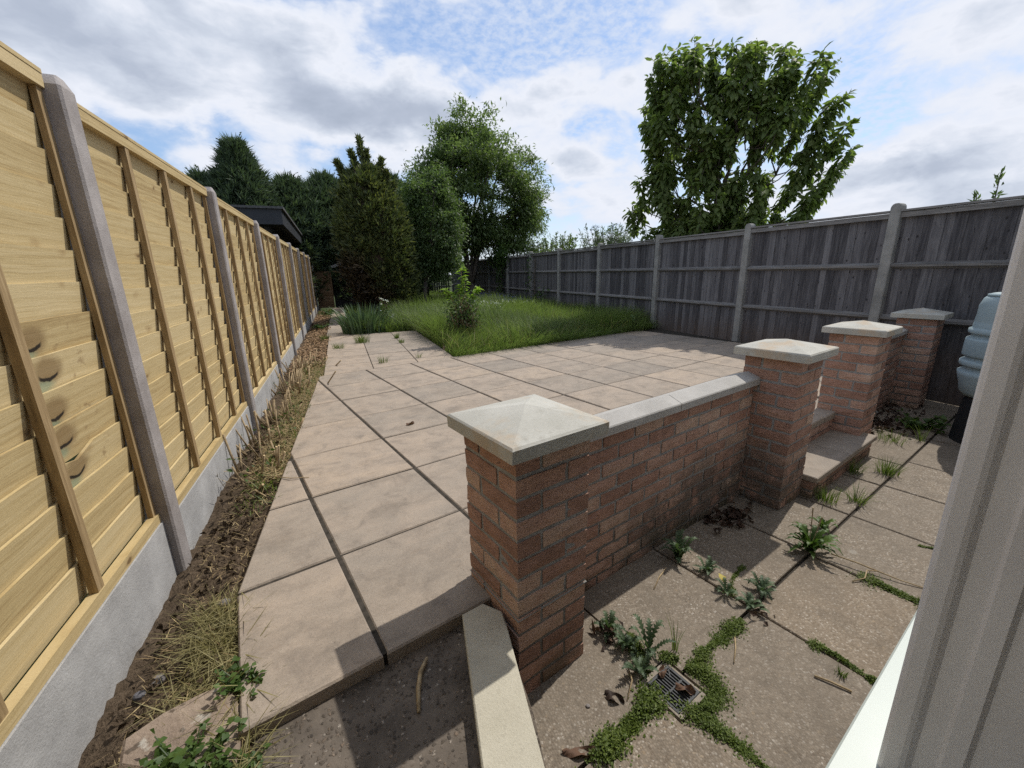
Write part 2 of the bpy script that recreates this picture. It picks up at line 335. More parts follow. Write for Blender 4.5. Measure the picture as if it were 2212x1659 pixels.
def f_slab(q):
    o = q.objr(); r = q.rnd(); p = q.pos()
    f = q.noise(q.vm('MULTIPLY', o, (1, 1.5, 1)), 3.2, 6, .6, .4); f2 = q.noise(q.vm('ADD', o, (4, 9, 2)), 7.5, 5, .65, .6); fine = q.noise(o, 90, 4, .7)
    t = q.math('ADD', q.math('ADD', q.math('MULTIPLY', r, .28), .11), q.math('MULTIPLY', f, .52))
    c = q.ramp(t, [(.22, (.215, .187, .16)), (.42, (.30, .255, .208)), (.6, (.37, .302, .238)), (.82, (.44, .345, .25))])
    c = q.mix(q.step(f2, .40, .85, 0, .78), c, (.15, .127, .107)); c = q.mix(q.step(q.noise(q.vm('ADD', q.vm('MULTIPLY', o, (1, 2.2, 1)), (1, 7, 5)), 2.0, 6, .68), .50, .72, 0, .5), c, (.175, .145, .115)); c = q.mix(q.step(fine, .5, .75, 0, .28), c, (.42, .365, .295)); c = q.mix(q.step(fine, .42, .25, 0, .3), c, (.16, .135, .11))
    ws = q.math('MULTIPLY', q.step(q.noise(q.vm('MULTIPLY', o, (2, 9, 2)), 4, 4, .6), .60, .72), .4); c = q.mix(ws, c, (.26, .20, .15))
    sp = q.math('MULTIPLY', q.step(q.vor(p, 22), .05, .09, 1, 0), q.step(q.noise(p, 3, 2), .5, .6)); c = q.mix(q.math('MULTIPLY', sp, .6), c, (.08, .065, .05))
    rip = q.noise(q.vm('MULTIPLY', o, (1.2, 3.0, 1)), 7, 7, .68, .8); c = q.mix(q.step(q.noise(q.vm('MULTIPLY', o, (1, 2.4, 1)), 34, 6, .8), .52, .76, 0, .34), c, (.17, .142, .115))
    c = q.mix(q.step(q.noise(o, 240, 2), .3, .5, .35, 0), c, (.13, .11, .09)); return c, q.bump(q.math('ADD', q.math('MULTIPLY', rip, 1.0), q.math('MULTIPLY', fine, .25)), .5, .012)
M_slab = mat('riven_paving', f_slab, .85)
def f_agg(q):
    p = q.pos(); r = q.rnd()
    n1 = q.noise(p, 3, 4); cc = q.vor(p, 125, 'Color'); cx = q.xyz(cc)[0]; d = q.vor(p, 125)
    peb = q.ramp(cx, [(0, (.10, .075, .055)), (.3, (.185, .152, .118)), (.6, (.27, .222, .172)), (.9, (.37, .325, .27)), (1, (.60, .56, .50))])
    c2 = q.vor(q.vm('ADD', p, (3, 3, 3)), 62, 'Color'); d2 = q.vor(q.vm('ADD', p, (3, 3, 3)), 62); bigm = q.math('MULTIPLY', q.step(q.xyz(c2)[1], .80, .86), q.step(d2, .33, .45, 1, 0))
    peb = q.mix(bigm, peb, q.ramp(q.xyz(c2)[0], [(0, (.15, .11, .08)), (.5, (.38, .29, .19)), (1, (.55, .50, .43))]))
    mt = q.ramp(q.noise(p, 30, 3), [(.3, (.145, .123, .098)), (.7, (.225, .19, .152))])
    wear = q.math('ADD', q.step(q.math('ADD', n1, q.math('MULTIPLY', q.math('SUBTRACT', r, .5), .3)), .38, .62, .40, .85), 0)
    c = q.mix(q.math('MULTIPLY', q.step(d, .5, .65, 1, 0), wear), mt, peb)
    c = q.mix(q.math('MULTIPLY', q.step(r, .55, .95), .25), c, (.30, .22, .14))
    st = q.step(q.noise(p, 1.7, 5, .6), .52, .70, 0, .42); c = q.mix(st, c, (.13, .11, .09))
    li = q.step(q.noise(q.vm('ADD', p, (7, 3, 1)), 5, 3, .5), .70, .75, 0, .5); c = q.mix(li, c, (.40, .38, .34))
    c = q.mix(.30, c, (.20, .162, .118)); c = q.mix(q.step(q.noise(q.vm('ADD', p, (1, 8, 3)), 6, 6, .65), .48, .68, 0, .35), c, (.11, .092, .072)); return c, q.bump(q.math('SUBTRACT', 1, d), .5, .004)
M_agg = mat('exposed_aggregate', f_agg, .9)
def f_base(q):
    p = q.pos(); pp = q.vm('ADD', p, q.vm('MULTIPLY', q.noise(p, 70, 3, .7, out='Color'), (.022, .022, .022))); cc = q.vor(pp, 85, 'Color'); d = q.vor(pp, 85); m = q.math('MULTIPLY', q.step(q.math('ADD', q.xyz(cc)[1], q.math('MULTIPLY', q.noise(p, 7, 3), .5)), .68, .9), q.step(d, .25, .6, 1, 0))
    c = q.ramp(q.noise(p, 9, 5), [(.3, (.075, .063, .052)), (.7, (.165, .138, .112))])
    c = q.mix(q.math('MULTIPLY', m, .8), c, q.ramp(q.xyz(cc)[0], [(0, (.04, .034, .03)), (.5, (.08, .065, .05)), (.8, (.20, .15, .11)), (1, (.38, .34, .29))]))
    c = q.mix(q.step(q.noise(p, 55, 3), .6, .75, 0, .4), c, (.24, .20, .165))
    return c, q.bump(q.math('ADD', q.math('MULTIPLY', m, .8), q.noise(p, 45, 4)), .7, .006)
M_base = mat('pebbled_concrete', f_base, .95)
M_joint = mat('dark_joint', lambda q: (q.ramp(q.noise(q.pos(), 30, 4), [(.3, (.028, .025, .02)), (.7, (.07, .06, .05))]), q.bump(q.noise(q.pos(), 120, 3), .6, .005)), .95, .1)
def f_soil(q):
    p = q.pos(); f = q.noise(p, 14, 6, .7); b = q.noise(p, 60, 4, .7)
    c = q.ramp(q.math('ADD', q.math('MULTIPLY', f, .5), q.math('MULTIPLY', b, .5)), [(.3, (.045, .033, .022)), (.55, (.12, .088, .06)), (.75, (.24, .185, .13))])
    return c, q.bump(q.math('ADD', f, b), .9, .02)
M_soil = mat('garden_soil', f_soil, .95, .1)
M_turf = mat('turf_soil', lambda q: (q.ramp(q.noise(q.pos(), 5, 6), [(.3, (.028, .04, .012)), (.7, (.06, .075, .025))]), q.bump(q.noise(q.pos(), 40, 4), .8, .02)), .95, .1)
def f_old(q, c0=(.06, .057, .06), c1=(.13, .124, .128), c2=(.21, .202, .205)):
    p = q.objr(); st = q.vm('MULTIPLY', p, (14, 14, .9)); st = q.vm('ADD', st, q.vm('MULTIPLY', q.noise(p, 1.3, 2, out='Color'), (2.5, 2.5, 0)))
    f = q.noise(st, 2.4, 6, .62); f2 = q.noise(q.vm('MULTIPLY', p, (70, 70, 2)), 2, 3)
    t = q.math('ADD', q.math('ADD', q.math('MULTIPLY', f, .7), q.math('MULTIPLY', f2, .3)), q.math('MULTIPLY', q.math('SUBTRACT', q.rnd(), .5), .38))
    c = q.ramp(t, [(.26, c0), (.5, c1), (.76, c2)])
    kv = q.vm('MULTIPLY', p, (1, 3.2, 2.2)); kd = q.math('ADD', q.vor(kv, 3.1), q.math('MULTIPLY', q.noise(p, 22, 2), .09)); c = q.mix(q.step(kd, .10, .18, .85, 0), c, (.022, .02, .02)); c = q.mix(q.step(q.noise(q.vm('MULTIPLY', p, (40, 40, 1.1)), 2, 4, .6), .52, .66, 0, .55), c, (.045, .043, .05)); c = q.mix(q.step(q.noise(q.vm('MULTIPLY', q.vm('ADD', p, (3, 5, 7)), (50, 50, 1.6)), 2, 4, .6), .60, .72, 0, .5), c, (.27, .26, .255))
    z = q.xyz(q.pos())[2]; c = q.mix(q.math('MULTIPLY', q.step(z, .45, .0), q.math('MULTIPLY', q.noise(q.pos(), 2, 3), .9)), c, (.15, .10, .065))
    return c, q.bump(t, .5, .006)
M_old = mat('weathered_board', f_old, .9, .15)
M_oldrail = mat('weathered_rail', lambda q: f_oldr(q), .9) if False else None
def f_oldr(q):
    p = q.objr(); f = q.noise(q.vm('MULTIPLY', p, (30, 1.5, 30)), 2.2, 5, .65); f = q.math('ADD', f, q.math('MULTIPLY', q.math('SUBTRACT', q.rnd(), .5), .15))
    return q.ramp(f, [(.28, (.10, .095, .09)), (.5, (.20, .19, .18)), (.75, (.31, .295, .28))]), q.bump(f, .6, .006)
M_oldrail = mat('weathered_rail', f_oldr, .9, .15)
M_black = mat('black_board', lambda q: (q.ramp(q.noise(q.vm('MULTIPLY', q.objr(), (10, 10, 1)), 2, 4), [(.3, (.016, .015, .015)), (.7, (.04, .038, .036))]), None), .7)
M_fascia = mat('fascia_grey', lambda q: (q.ramp(q.noise(q.pos(), 2, 4), [(.3, (.025, .027, .032)), (.7, (.04, .043, .05))]), None), .6)
M_felt = mat('roof_felt', lambda q: (q.ramp(q.noise(q.pos(), 20, 4), [(.3, (.06, .06, .062)), (.7, (.12, .12, .12))]), None), .9)
M_barge = mat('pale_bargeboard', lambda q: (q.ramp(q.noise(q.pos(), 8, 4), [(.3, (.30, .29, .28)), (.7, (.48, .47, .45))]), None), .7)
M_gate = mat('brown_lap_wood', lambda q: f_wood(q, False, (.10, .06, .03), (.15, .095, .055), (.20, .135, .085)), .8)
M_bark = mat('tree_bark', lambda q: (q.ramp(q.noise(q.vm('MULTIPLY', q.obj(), (8, 8, 2)), 3, 5, .65), [(.3, (.05, .042, .035)), (.7, (.17, .145, .12))]), q.bump(q.noise(q.vm('MULTIPLY', q.obj(), (12, 12, 3)), 3, 5), .8, .02)), .9, .1)
M_upvc = mat('white_plastic_frame', lambda q: (q.ramp(q.noise(q.pos(), 4, 4), [(.3, (.74, .70, .665)), (.7, (.82, .78, .74))]), q.bump(q.noise(q.pos(), 260, 2), .04, .002)), .42, .4)
M_cill = mat('white_sill', lambda q: ((.52, .57, .53), None), .4, .4)
M_bounce = mat('bounce_white_wall', lambda q: (q.ramp(q.noise(q.pos(), 6, 4), [(.3, (.70, .69, .66)), (.7, (.78, .77, .74))]), None), .9)  # white invented for the unseen house wall, to bounce light back
M_room = mat('room_plaster', lambda q: ((.72, .70, .66), None), .9)
M_butt = mat('blue_green_plastic', lambda q: (q.mix(q.step(q.noise(q.obj(), 220, 2), .5, .7, 0, .4), q.ramp(q.noise(q.obj(), 3, 3), [(.3, (.26, .335, .36)), (.7, (.32, .40, .42))]), (.42, .50, .52)), q.bump(q.noise(q.obj(), 200, 2), .15, .002)), .55, .4)
M_dkplastic = mat('dark_plastic', lambda q: ((.02, .022, .025), None), .6)
M_metal = mat('grate_metal', lambda q: (q.ramp(q.noise(q.obj(), 60, 3), [(.3, (.035, .037, .04)), (.7, (.075, .078, .082))]), None), .6)
M_hole = mat('drain_dark', lambda q: ((.012, .011, .01), None), .9)
M_cream = mat('cream_surround', lambda q: (q.ramp(q.noise(q.obj(), 40, 3), [(.3, (.20, .17, .135)), (.7, (.30, .26, .21))]), None), .8)
M_chunk = mat('broken_slab_stone', lambda q: (q.mix(q.step(q.noise(q.pos(), 11, 4), .63, .69, 0, .7), q.mix(q.step(q.noise(q.vm('ADD', q.pos(), (2, 4, 6)), 26, 3), .57, .66, 0, .75), q.ramp(q.noise(q.pos(), 12, 6, .65), [(.3, (.19, .145, .115)), (.7, (.34, .27, .21))]), (.07, .055, .042)), (.50, .47, .41)), q.bump(q.noise(q.pos(), 30, 6, .7), .8, .015)), .95, .1)
M_stem = mat('cut_stem_bark', lambda q: (q.ramp(q.noise(q.obj(), 30, 4), [(.3, (.20, .145, .085)), (.7, (.44, .34, .21))]), None), .9, .1)
M_cutend = mat('cut_wood_end', lambda q: ((.55, .42, .24), None), .9, .1)
M_twig = mat('bare_twig', lambda q: (q.ramp(q.noise(q.obj(), 40, 3), [(.3, (.26, .19, .11)), (.7, (.46, .36, .22))]), None), .9, .1)
M_peb = mat('pebble_stone', lambda q: (q.ramp(q.rnd(), [(0, (.10, .10, .115)), (.6, (.22, .20, .19)), (1, (.36, .31, .26))]), None), .8)
M_white = mat('white_scrap', lambda q: ((.75, .75, .75), None), .7)
M_deadleaf = leafmat('dead_leaf', [(0, (.02, .012, .009)), (.5, (.055, .032, .022)), (1, (.12, .07, .045))], .1, .7, 8)
M_browndead = leafmat('curled_leaf', [(0, (.10, .055, .035)), (.5, (.19, .11, .07)), (1, (.30, .20, .14))], .1, .7, 8)
M_straw = leafmat('straw', [(0, (.13, .085, .04)), (.45, (.30, .215, .11)), (.8, (.48, .38, .20)), (1, (.58, .50, .30))], .1, .8, 6)
M_bark_chip = leafmat('bark_chips', [(0, (.10, .06, .035)), (.5, (.26, .165, .09)), (1, (.44, .31, .19))], .05, .9, 6)
M_grass = leafmat('long_grass', [(0, (.055, .085, .028)), (.4, (.115, .16, .05)), (.75, (.18, .23, .078)), (1, (.27, .29, .14))], .48, .5, 1.6)
M_tuft = leafmat('grass_tuft', [(0, (.05, .085, .018)), (.6, (.12, .17, .04)), (1, (.24, .25, .09))], .35, .5, 3)
M_dry = leafmat('yellowing_grass', [(0, (.09, .085, .03)), (.5, (.23, .20, .085)), (1, (.46, .41, .22))], .3, .6, 3)
M_weed = leafmat('weed_leaf', [(0, (.032, .065, .014)), (.5, (.065, .115, .024)), (1, (.12, .18, .045))], .3, .5, 4)
M_thistle = leafmat('thistle_leaf', [(0, (.04, .068, .034)), (.5, (.075, .115, .058)), (1, (.13, .18, .10))], .25, .55, 4)
M_moss = leafmat('moss_clover', [(0, (.045, .065, .012)), (.5, (.10, .145, .024)), (1, (.19, .23, .05))], .3, .6, 6)
M_iris = leafmat('iris_leaf', [(0, (.05, .085, .045)), (.6, (.085, .135, .07)), (1, (.14, .20, .10))], .25, .45, 2)
M_cherry = leafmat('large_green_leaf', [(0, (.085, .125, .04)), (.5, (.14, .185, .058)), (.85, (.19, .225, .075)), (1, (.22, .21, .095))], .52, .55, .9)
M_ash = leafmat('light_green_leaf', [(0, (.065, .098, .042)), (.5, (.118, .162, .064)), (1, (.19, .23, .10))], .48, .5, .9)
M_apple = leafmat('grey_green_leaf', [(0, (.05, .082, .03)), (.5, (.095, .14, .054)), (1, (.165, .21, .095))], .4, .5, .9)
M_ivy = leafmat('ivy_leaf', [(0, (.02, .045, .01)), (.5, (.045, .09, .018)), (1, (.11, .17, .035))], .25, .4, 1.5)
M_rose = leafmat('rose_leaf', [(0, (.035, .065, .022)), (.5, (.07, .115, .04)), (1, (.15, .22, .06))], .35, .45, 3)
M_bright = leafmat('fresh_shoot_leaf', [(0, (.13, .21, .03)), (1, (.26, .36, .06))], .45, .45, 3)
M_rosedead = leafmat('dry_bramble', [(0, (.05, .035, .022)), (.6, (.12, .08, .05)), (1, (.20, .14, .09))], .1, .8, 5)
def goldbrown(q, c):
    x, y, z = q.xyz(q.obj())[0:3]
    n = q.math('MULTIPLY', q.math('SUBTRACT', q.noise(q.obj(), 2.2, 4, .6), .5), 1.9)
    br = q.step(q.math('ADD', q.math('ADD', q.math('MULTIPLY', z, -.62), q.math('MULTIPLY', x, -.85)), q.math('ADD', n, 1.0)), -.05, .75)
    br = q.math('MULTIPLY', br, q.step(z, 2.4, 1.4))
    return q.mix(q.math('MULTIPLY', br, .9), c, q.ramp(q.attr('rnd'), [(0, (.03, .02, .016)), (.6, (.065, .043, .033)), (1, (.14, .09, .058))]))
M_gold = leafmat('gold_conifer', [(0, (.042, .06, .026)), (.5, (.085, .105, .04)), (.8, (.18, .19, .055)), (1, (.31, .29, .085))], .25, .6, 2.2, goldbrown)
M_ley = leafmat('hedge_conifer', [(0, (.04, .062, .038)), (.5, (.078, .112, .064)), (1, (.135, .175, .095))], .2, .6, .6)
M_budd = leafmat('silvery_leaf', [(0, (.07, .10, .06)), (.6, (.14, .18, .11)), (1, (.25, .28, .19))], .3, .5, 2)
M_purple = leafmat('purple_flower', [(0, (.10, .09, .30)), (1, (.22, .20, .5))], .3, .6, 3)
M_wflower = leafmat('white_flower', [(0, (.6, .62, .6)), (1, (.8, .8, .78))], .2, .6, 3)
M_yellow = leafmat('yellowed_leaf', [(0, (.45, .36, .06)), (1, (.6, .5, .12))], .3, .6, 3)
# ------------------------------------------------------------------ the ground
LZ = -.33
FENX, RFX = -.80, 6.10
me = MB(); me.add([(-400, -400, -.42), (400, -400, -.42), (400, 400, -.42), (-400, 400, -.42)], [(0, 1, 2, 3)])
tag(me.build('ground', M_turf), kind='structure')
# neighbouring ground level on both sides, beyond the fences; near right block added to stop light under the boards
tag(MB().box(-40, -.92, -1, 60, -.41, -.16).box(RFX+.14, 50, -6, 3.39, -.41, -.25).build('neighbouring_ground', M_turf), kind='structure')
tag(MB().box(RFX+.12, 50, 3.4, 60, -.41, -.06).build('neighbouring_ground', M_turf), kind='structure')
tag(MB().box(.9, RFX+.1, 8.5, 24.4, -.41, -.06).build('lawn', M_turf), kind='structure')
def clip(poly, a, b, c):      # keep a*x+b*y>=c
    out = []
    for i in range(len(poly)):
        p, q = poly[i], poly[(i+1) % len(poly)]; dp, dq = a*p[0]+b*p[1]-c, a*q[0]+b*q[1]-c
        if dp >= 0: out.append(p)
        if (dp > 0) != (dq > 0) and abs(dp-dq) > 1e-12:
            t = dp/(dp-dq); out.append((p[0]+t*(q[0]-p[0]), p[1]+t*(q[1]-p[1])))
    return out
def area(p): return abs(sum(p[i][0]*p[(i+1) % len(p)][1]-p[(i+1) % len(p)][0]*p[i][1] for i in range(len(p))))/2
def wline(p, q):              # half plane right of world line p->q, in patio coordinates (a,b,c)
    (ax, ay), (bx, by) = p, q
    a, b = (by-ay), -(bx-ax); c = a*ax+b*ay
    return a*cA+b*sA, -a*sA+b*cA, c
V0, U0, PI_ = 1.122, .2745, .61
EDGE_L = wline((-.505, 1.55), (-.345, 5.45)); EDGE_L2 = wline((-.372, 1.0), (-.500, 1.66)); EDGE_R = tuple(-x for x in wline((RFX-.02, 0), (RFX-.02, 10)))
patio = MB()
edge = clip(clip(clip([(-1.5, V0+.012), (9, V0+.012), (9, V0+7*PI_-.01), (-1.5, V0+7*PI_-.01)], *EDGE_L), *EDGE_L2), *EDGE_R)
edge = clip(edge, *[EDGE_L[0], EDGE_L[1], EDGE_L[2]+.02])
e1 = clip(edge, -1, 0, -.70); e2 = clip(clip(edge, 1, 0, .70), 0, 1, 1.30)
patio.prism(e1, -.30, -.006); patio.prism(e2, -.40, -.0062)
patio = patio.build('patio', M_joint, rot=(0, 0, FA)); tag(patio, kind='structure')
for j in range(7):
    for i in range(-3, 12):
        u0, v0 = U0+(i-1)*PI_, V0+j*PI_
        jw = .0082
        lft = clip  # noqa
        poly = [(u0+jw, v0+.006), (u0+PI_-jw, v0+.006), (u0+PI_-jw, v0+PI_-.0065), (u0+jw, v0+PI_-.0065)]
        if j == 0:
            if u0+PI_ > 3.2 and u0 < 4.0:
                poly = clip(poly, 0, 1, 1.14); poly = clip(poly, -1, 0, -4.47)
            elif u0 > .8 or u0 > 4.0: poly = clip(poly, 0, 1, 1.30)
            if .8 < u0 < 3.0 and u0+PI_ > 2.72 : poly = [(u0+jw, 1.30), (u0+PI_-jw, 1.30 if u0+PI_ < 3.1 else 1.14), (u0+PI_-jw, v0+PI_-jw), (u0+jw, v0+PI_-jw)]
        poly = clip(clip(clip(poly, *EDGE_L), *EDGE_L2), *EDGE_R) if poly else []
        if len(poly) < 3 or area(poly) < .006: continue
        jit = [(x+random.uniform(-.002, .002), y+random.uniform(-.002, .002)) for x, y in poly]
        c = np.mean(np.array(jit), 0); dz = random.uniform(-.002, .002)
        MB().prism([(x-c[0], y-c[1]) for x, y in jit], -.05, 0, .006).build('slab', M_slab, patio, loc=(c[0], c[1], dz), rot=(random.uniform(-.003, .003), random.uniform(-.003, .003), 0))
# garden path and the small paved area before it
path = MB().box(-.29, 1.44, 5.15, 9.13, -.20, -.007).box(-.34, .08, 9.13, 17.25, -.20, -.0075).build('garden_path', M_joint); tag(path, kind='structure')
far = wline((0, 0), (0, 0))
def pslab(x0, x1, y0, y1):
    p = [(x0+.005, y0+.005), (x1-.005, y0+.005), (x1-.005, y1-.005), (x0+.005, y1-.005)]
    v = V0+7*PI_+.008
    p = clip(p, -sA, cA, v)
    if len(p) < 3 or area(p) < .004: return
    c = np.mean(np.array(p), 0)
    MB().prism([(x-c[0], y-c[1]) for x, y in p], -.05, 0, .004).build('slab', M_slab, path, loc=(c[0], c[1], random.uniform(-.003, .001)), rot=(random.uniform(-.003, .003), random.uniform(-.003, .003), 0))
for k in range(7):
    y = 4.83+.62*k
    for x0, x1 in ((-.30, .30), (.30, .905), (.905, 1.45)): pslab(x0, x1, y, min(y+.62, 9.14))
for k in range(13):
    pslab(-.35+.004*k, .085, 9.14+.62*k, 9.14+.62*(k+1))
# lower paving by the house
lower = MB().box(.20, 8.5, -.6, 1.35, -.6, LZ-.022).build('lower_patio', M_joint, rot=(0, 0, FA)); tag(lower, kind='structure')
lu = [.565, 1.18, 1.80, 2.445, 3.07, 3.71, 4.33, 5.06, 5.69, 6.30, 6.9]
lu2 = [.565, 1.18, 1.80, 2.455, 3.07, 3.69, 4.22, 5.05, 5.69, 6.30, 6.9]
for row, (v0, v1) in enumerate(((.052, .665), (.668, 1.30), (-.56, .050))):
    cols = lu2 if row == 1 else lu
    for a, b in zip(cols[:-1], cols[1:]):
        p = [(a+.008, v0+.007), (b-.008, v0+.007), (b-.008, v1-.007), (a+.008, v1-.007)]
        if row == 0 and abs(a-1.18) < .01: p = [(1.275, v0+.005), (b-.006, v0+.005), (b-.006, v1-.005), (1.275, v1-.005)] ; p = [(1.186, v0+.005), (b-.006, v0+.005), (b-.006, v1-.005), (1.262, v1-.005), (1.262, .555), (1.186, .555)]
        if row == 0 and abs(a-.565) < .01: p = [(a+.006, v0+.005), (b-.006, v0+.005), (b-.006, .555), (1.085, .555), (1.085, v1-.005), (a+.006, v1-.005)]
        if row == 1 and abs(a-.565) < .01: p = [(a+.006, v0+.005), (1.085, v0+.005), (1.085, .745), (b-.006, .745), (b-.006, v1-.005), (a+.006, v1-.005)]
        if row == 1 and abs(a-1.18) < .01: p = [(a+.006, .745), (1.262, .745), (1.262, v0+.005), (b-.006, v0+.005), (b-.006, v1-.005), (a+.006, v1-.005)]
        c = np.mean(np.array(p), 0)
        MB().prism([(x-c[0], y-c[1]) for x, y in p], -.05, 0, .004 if len(p) == 4 else 0).build('slab', M_agg, lower, loc=(c[0], c[1], LZ+random.uniform(-.003, .003)), rot=(random.uniform(-.004, .004), random.uniform(-.004, .004), 0) if len(p) == 4 else (0, 0, 0))
# raised concrete base at the near end of the patio
bp = [(-.92, .15), (.30, .15), (.57, .73), (.655, .99), (.68, 1.04), (.68, V0+.05), (-.55, V0+.05), (-.92, .9)]
bp = clip(bp, *wline((-.36, 0), (-.36, 5)))
base = MB().prism(bp, -.45, -.052).build('concrete_base', M_base, rot=(0, 0, FA)); tag(base, kind='structure')
# soil bed along the new fence
def soil(x0f, x1f, y0, y1, nx, ny, zf, mat_, name):
    xs = np.linspace(0, 1, nx); ys = np.linspace(y0, y1, ny); V = []
    for y in ys:
        for t in xs:
            x = x0f(y)+(x1f(y)-x0f(y))*t; V.append((x, y, zf(t, y)))
    Fc = [(j*nx+i, j*nx+i+1, (j+1)*nx+i+1, (j+1)*nx+i) for j in range(ny-1) for i in range(nx-1)]
    o = link(name, np_mesh(name, V, Fc, mat_, smooth=True)); return tag(o, kind='structure')
def patio_edge(y):
    if y < 1.0: return -.34
    if y < 1.6: return -.372+(y-1.0)/.6*(-.125)+.03
    if y < 5.45: return -.505+(y-1.55)/3.9*.16+.03
    return -.27
soil(lambda y: FENX-.10, patio_edge, -.5, 17.6, 16, 600, lambda t, y: -.135+.085*t**1.5+random.gauss(0, .008)+.012*math.sin(y*9+t*7), M_soil, 'soil_bed')
# ------------------------------------------------------------------ brickwork
def brick_mesh(l, w=.1025, h=.065, seed=0):
    r = random.Random(seed); nx = 3 if l > .15 else 2; ny, nz = 1, 2; V = {}; vs = []; fs = []
    def vid(i, j, k):
        if (i, j, k) not in V:
            x, y, z = l*i/nx, w*j/ny, h*k/nz
            e = (i in (0, nx))+(j in (0, ny))+(k in (0, nz))
            pull = .0022 if e >= 2 else 0
            x += pull*(1 if i == 0 else -1 if i == nx else 0); y += pull*(1 if j == 0 else -1 if j == ny else 0); z += pull*(1 if k == 0 else -1 if k == nz else 0)
            V[(i, j, k)] = len(vs); vs.append((x+r.gauss(0, .0013), y+r.gauss(0, .0012), z+r.gauss(0, .0013)))
        return V[(i, j, k)]
    for i in range(nx):
        for k in range(nz):
            fs.append((vid(i, 0, k), vid(i+1, 0, k), vid(i+1, 0, k+1), vid(i, 0, k+1))); fs.append((vid(i, ny, k), vid(i, ny, k+1), vid(i+1, ny, k+1), vid(i+1, ny, k)))
    for i in range(nx):
        fs.append((vid(i, 0, 0), vid(i, 1, 0), vid(i+1, 1, 0), vid(i+1, 0, 0))); fs.append((vid(i, 0, nz), vid(i+1, 0, nz), vid(i+1, 1, nz), vid(i, 1, nz)))
    for k in range(nz):
        fs.append((vid(0, 0, k), vid(0, 0, k+1), vid(0, 1, k+1), vid(0, 1, k))); fs.append((vid(nx, 0, k), vid(nx, 1, k), vid(nx, 1, k+1), vid(nx, 0, k+1)))
    b = MB(); b.add(vs, fs); return b.mesh('brick', M_brick)
STR = [brick_mesh(.215, seed=k) for k in range(7)]; HALF = [brick_mesh(.1025, seed=20+k) for k in range(4)]; MID = {}
GA = .0755
def put_brick(parent, x, y, z, rz=0, l=.215):
    if l > .2: me_ = random.choice(STR)
    elif abs(l-.1025) < .01: me_ = random.choice(HALF)
    else:
        k = round(l, 2); me_ = MID.setdefault(k, brick_mesh(k, seed=int(k*1000)))
    return link('brick', me_, parent, (x, y, z), (0, 0, rz))
Q = math.pi/2
def cap_mesh(s, edge_h, rise, seed):
    h = s/2; b = .006; r = random.Random(seed); j = lambda: r.gauss(0, .0012)
    vs = [(-h, -h, 0), (h, -h, 0), (h, h, 0), (-h, h, 0)]+[(x+j(), y+j(), edge_h-b) for x, y in ((-h, -h), (h, -h), (h, h), (-h, h))]
    vs += [(x, y, edge_h+j()) for x, y in ((-h+b, -h+b), (h-b, -h+b), (h-b, h-b), (-h+b, h-b))]+[(0, 0, edge_h+rise)]
    fs = [(3, 2, 1, 0)]+[(i, (i+1) % 4, 4+(i+1) % 4, 4+i) for i in range(4)]+[(4+i, 4+(i+1) % 4, 8+(i+1) % 4, 8+i) for i in range(4)]+[(8+i, 8+(i+1) % 4, 12) for i in range(4)]
    m = MB(); m.add(vs, fs); return m
def pillar(u, v, top, label, capw=.41, first=False, cap_off=(0, 0)):
    t = empty('brick_pillar', UV(u, v, LZ), FA, label, 'pillar', 'brick pillars of the garden wall')
    n = 13; zt = top-LZ
    MB().box(.0055, .3250, .0055, .3235, -.10, zt-.001).build('mortar', M_mortar, t)
    for k in range(n):
        z = zt-GA*k-.065-(.006 if k == 0 else .0)+.0; z = zt-GA*k-.068
        if z < -.06: continue
        if k % 2: prs = [(0, 0, 0, .215), (.327, 0, Q, .215), (.327, .327, 2*Q, .215), (0, .327, 3*Q, .215)]
        else:     prs = [(.112, 0, 0, .215), (.327, .112, Q, .215), (.215, .327, 2*Q, .215), (0, .215, 3*Q, .215)]
        for x, y, rz, l in prs: put_brick(t, x+random.gauss(0, .0008), y+random.gauss(0, .0008), z, rz)
    cap_mesh(capw, .050, .048, int(u*100)).build('cap', M_cap, t, loc=(.1635+cap_off[0], .1635+cap_off[1], zt+.004))
    return t
P1 = pillar(.681, .952, .638, 'largest and nearest brick pillar with a pale pyramid cap, left end of the low wall')
MB().box(-.002, .329, -.002, .329, .3535, .3565).build('damp_course', M_gpost, P1)
pillar(2.745, .952, .652, 'second brick pillar from the left, where the low wall stops beside the steps', .43)
pillar(4.155, .955, .655, 'third brick pillar, standing on the right side of the steps', .42)
pillar(6.03, .955, .640, 'farthest brick pillar in shade, in front of the grey fence and beside the blue barrel', .42)
def low_wall(u0, u1, v, ztop, label, joints):
    t = empty('garden_wall', UV(u0, v, LZ), FA, label, 'wall', 'low brick walls between the pillars'); Lw = u1-u0; zt = ztop-LZ
    MB().box(0, Lw, .006, .096, -.10, zt-.001).build('mortar', M_mortar, t)
    for k in range(12):
        z = zt-GA*k-.067
        if z < -.07: break
        x = 0.0 if k % 2 else -.1125
        while x < Lw-.02:
            a, b = max(x, .003), min(x+.215, Lw-.003)
            if b-a > .03: put_brick(t, a, random.gauss(0, .0012), z, 0, .215 if b-a > .205 else b-a)
            x += .225
    js = [0]+joints+[Lw]
    for a, b in zip(js[:-1], js[1:]):
        y0, y1, e = -.028, .128, .043
        m = MB(); pr = [(y0, 0), (y1, 0), (y1, e), (.05, e+.028), (y0+.004, e), (y0, e-.006)]
        n = len(pr); m.add([(a+.002, y, z) for y, z in pr]+[(b-.002, y, z) for y, z in pr], [tuple(range(n)), tuple(range(2*n-1, n-1, -1))]+[(i, n+i, n+(i+1) % n, (i+1) % n) for i in range(n)])
        m.build('coping_stone', M_coping, t, loc=(0, 0, zt+.003))
    return t
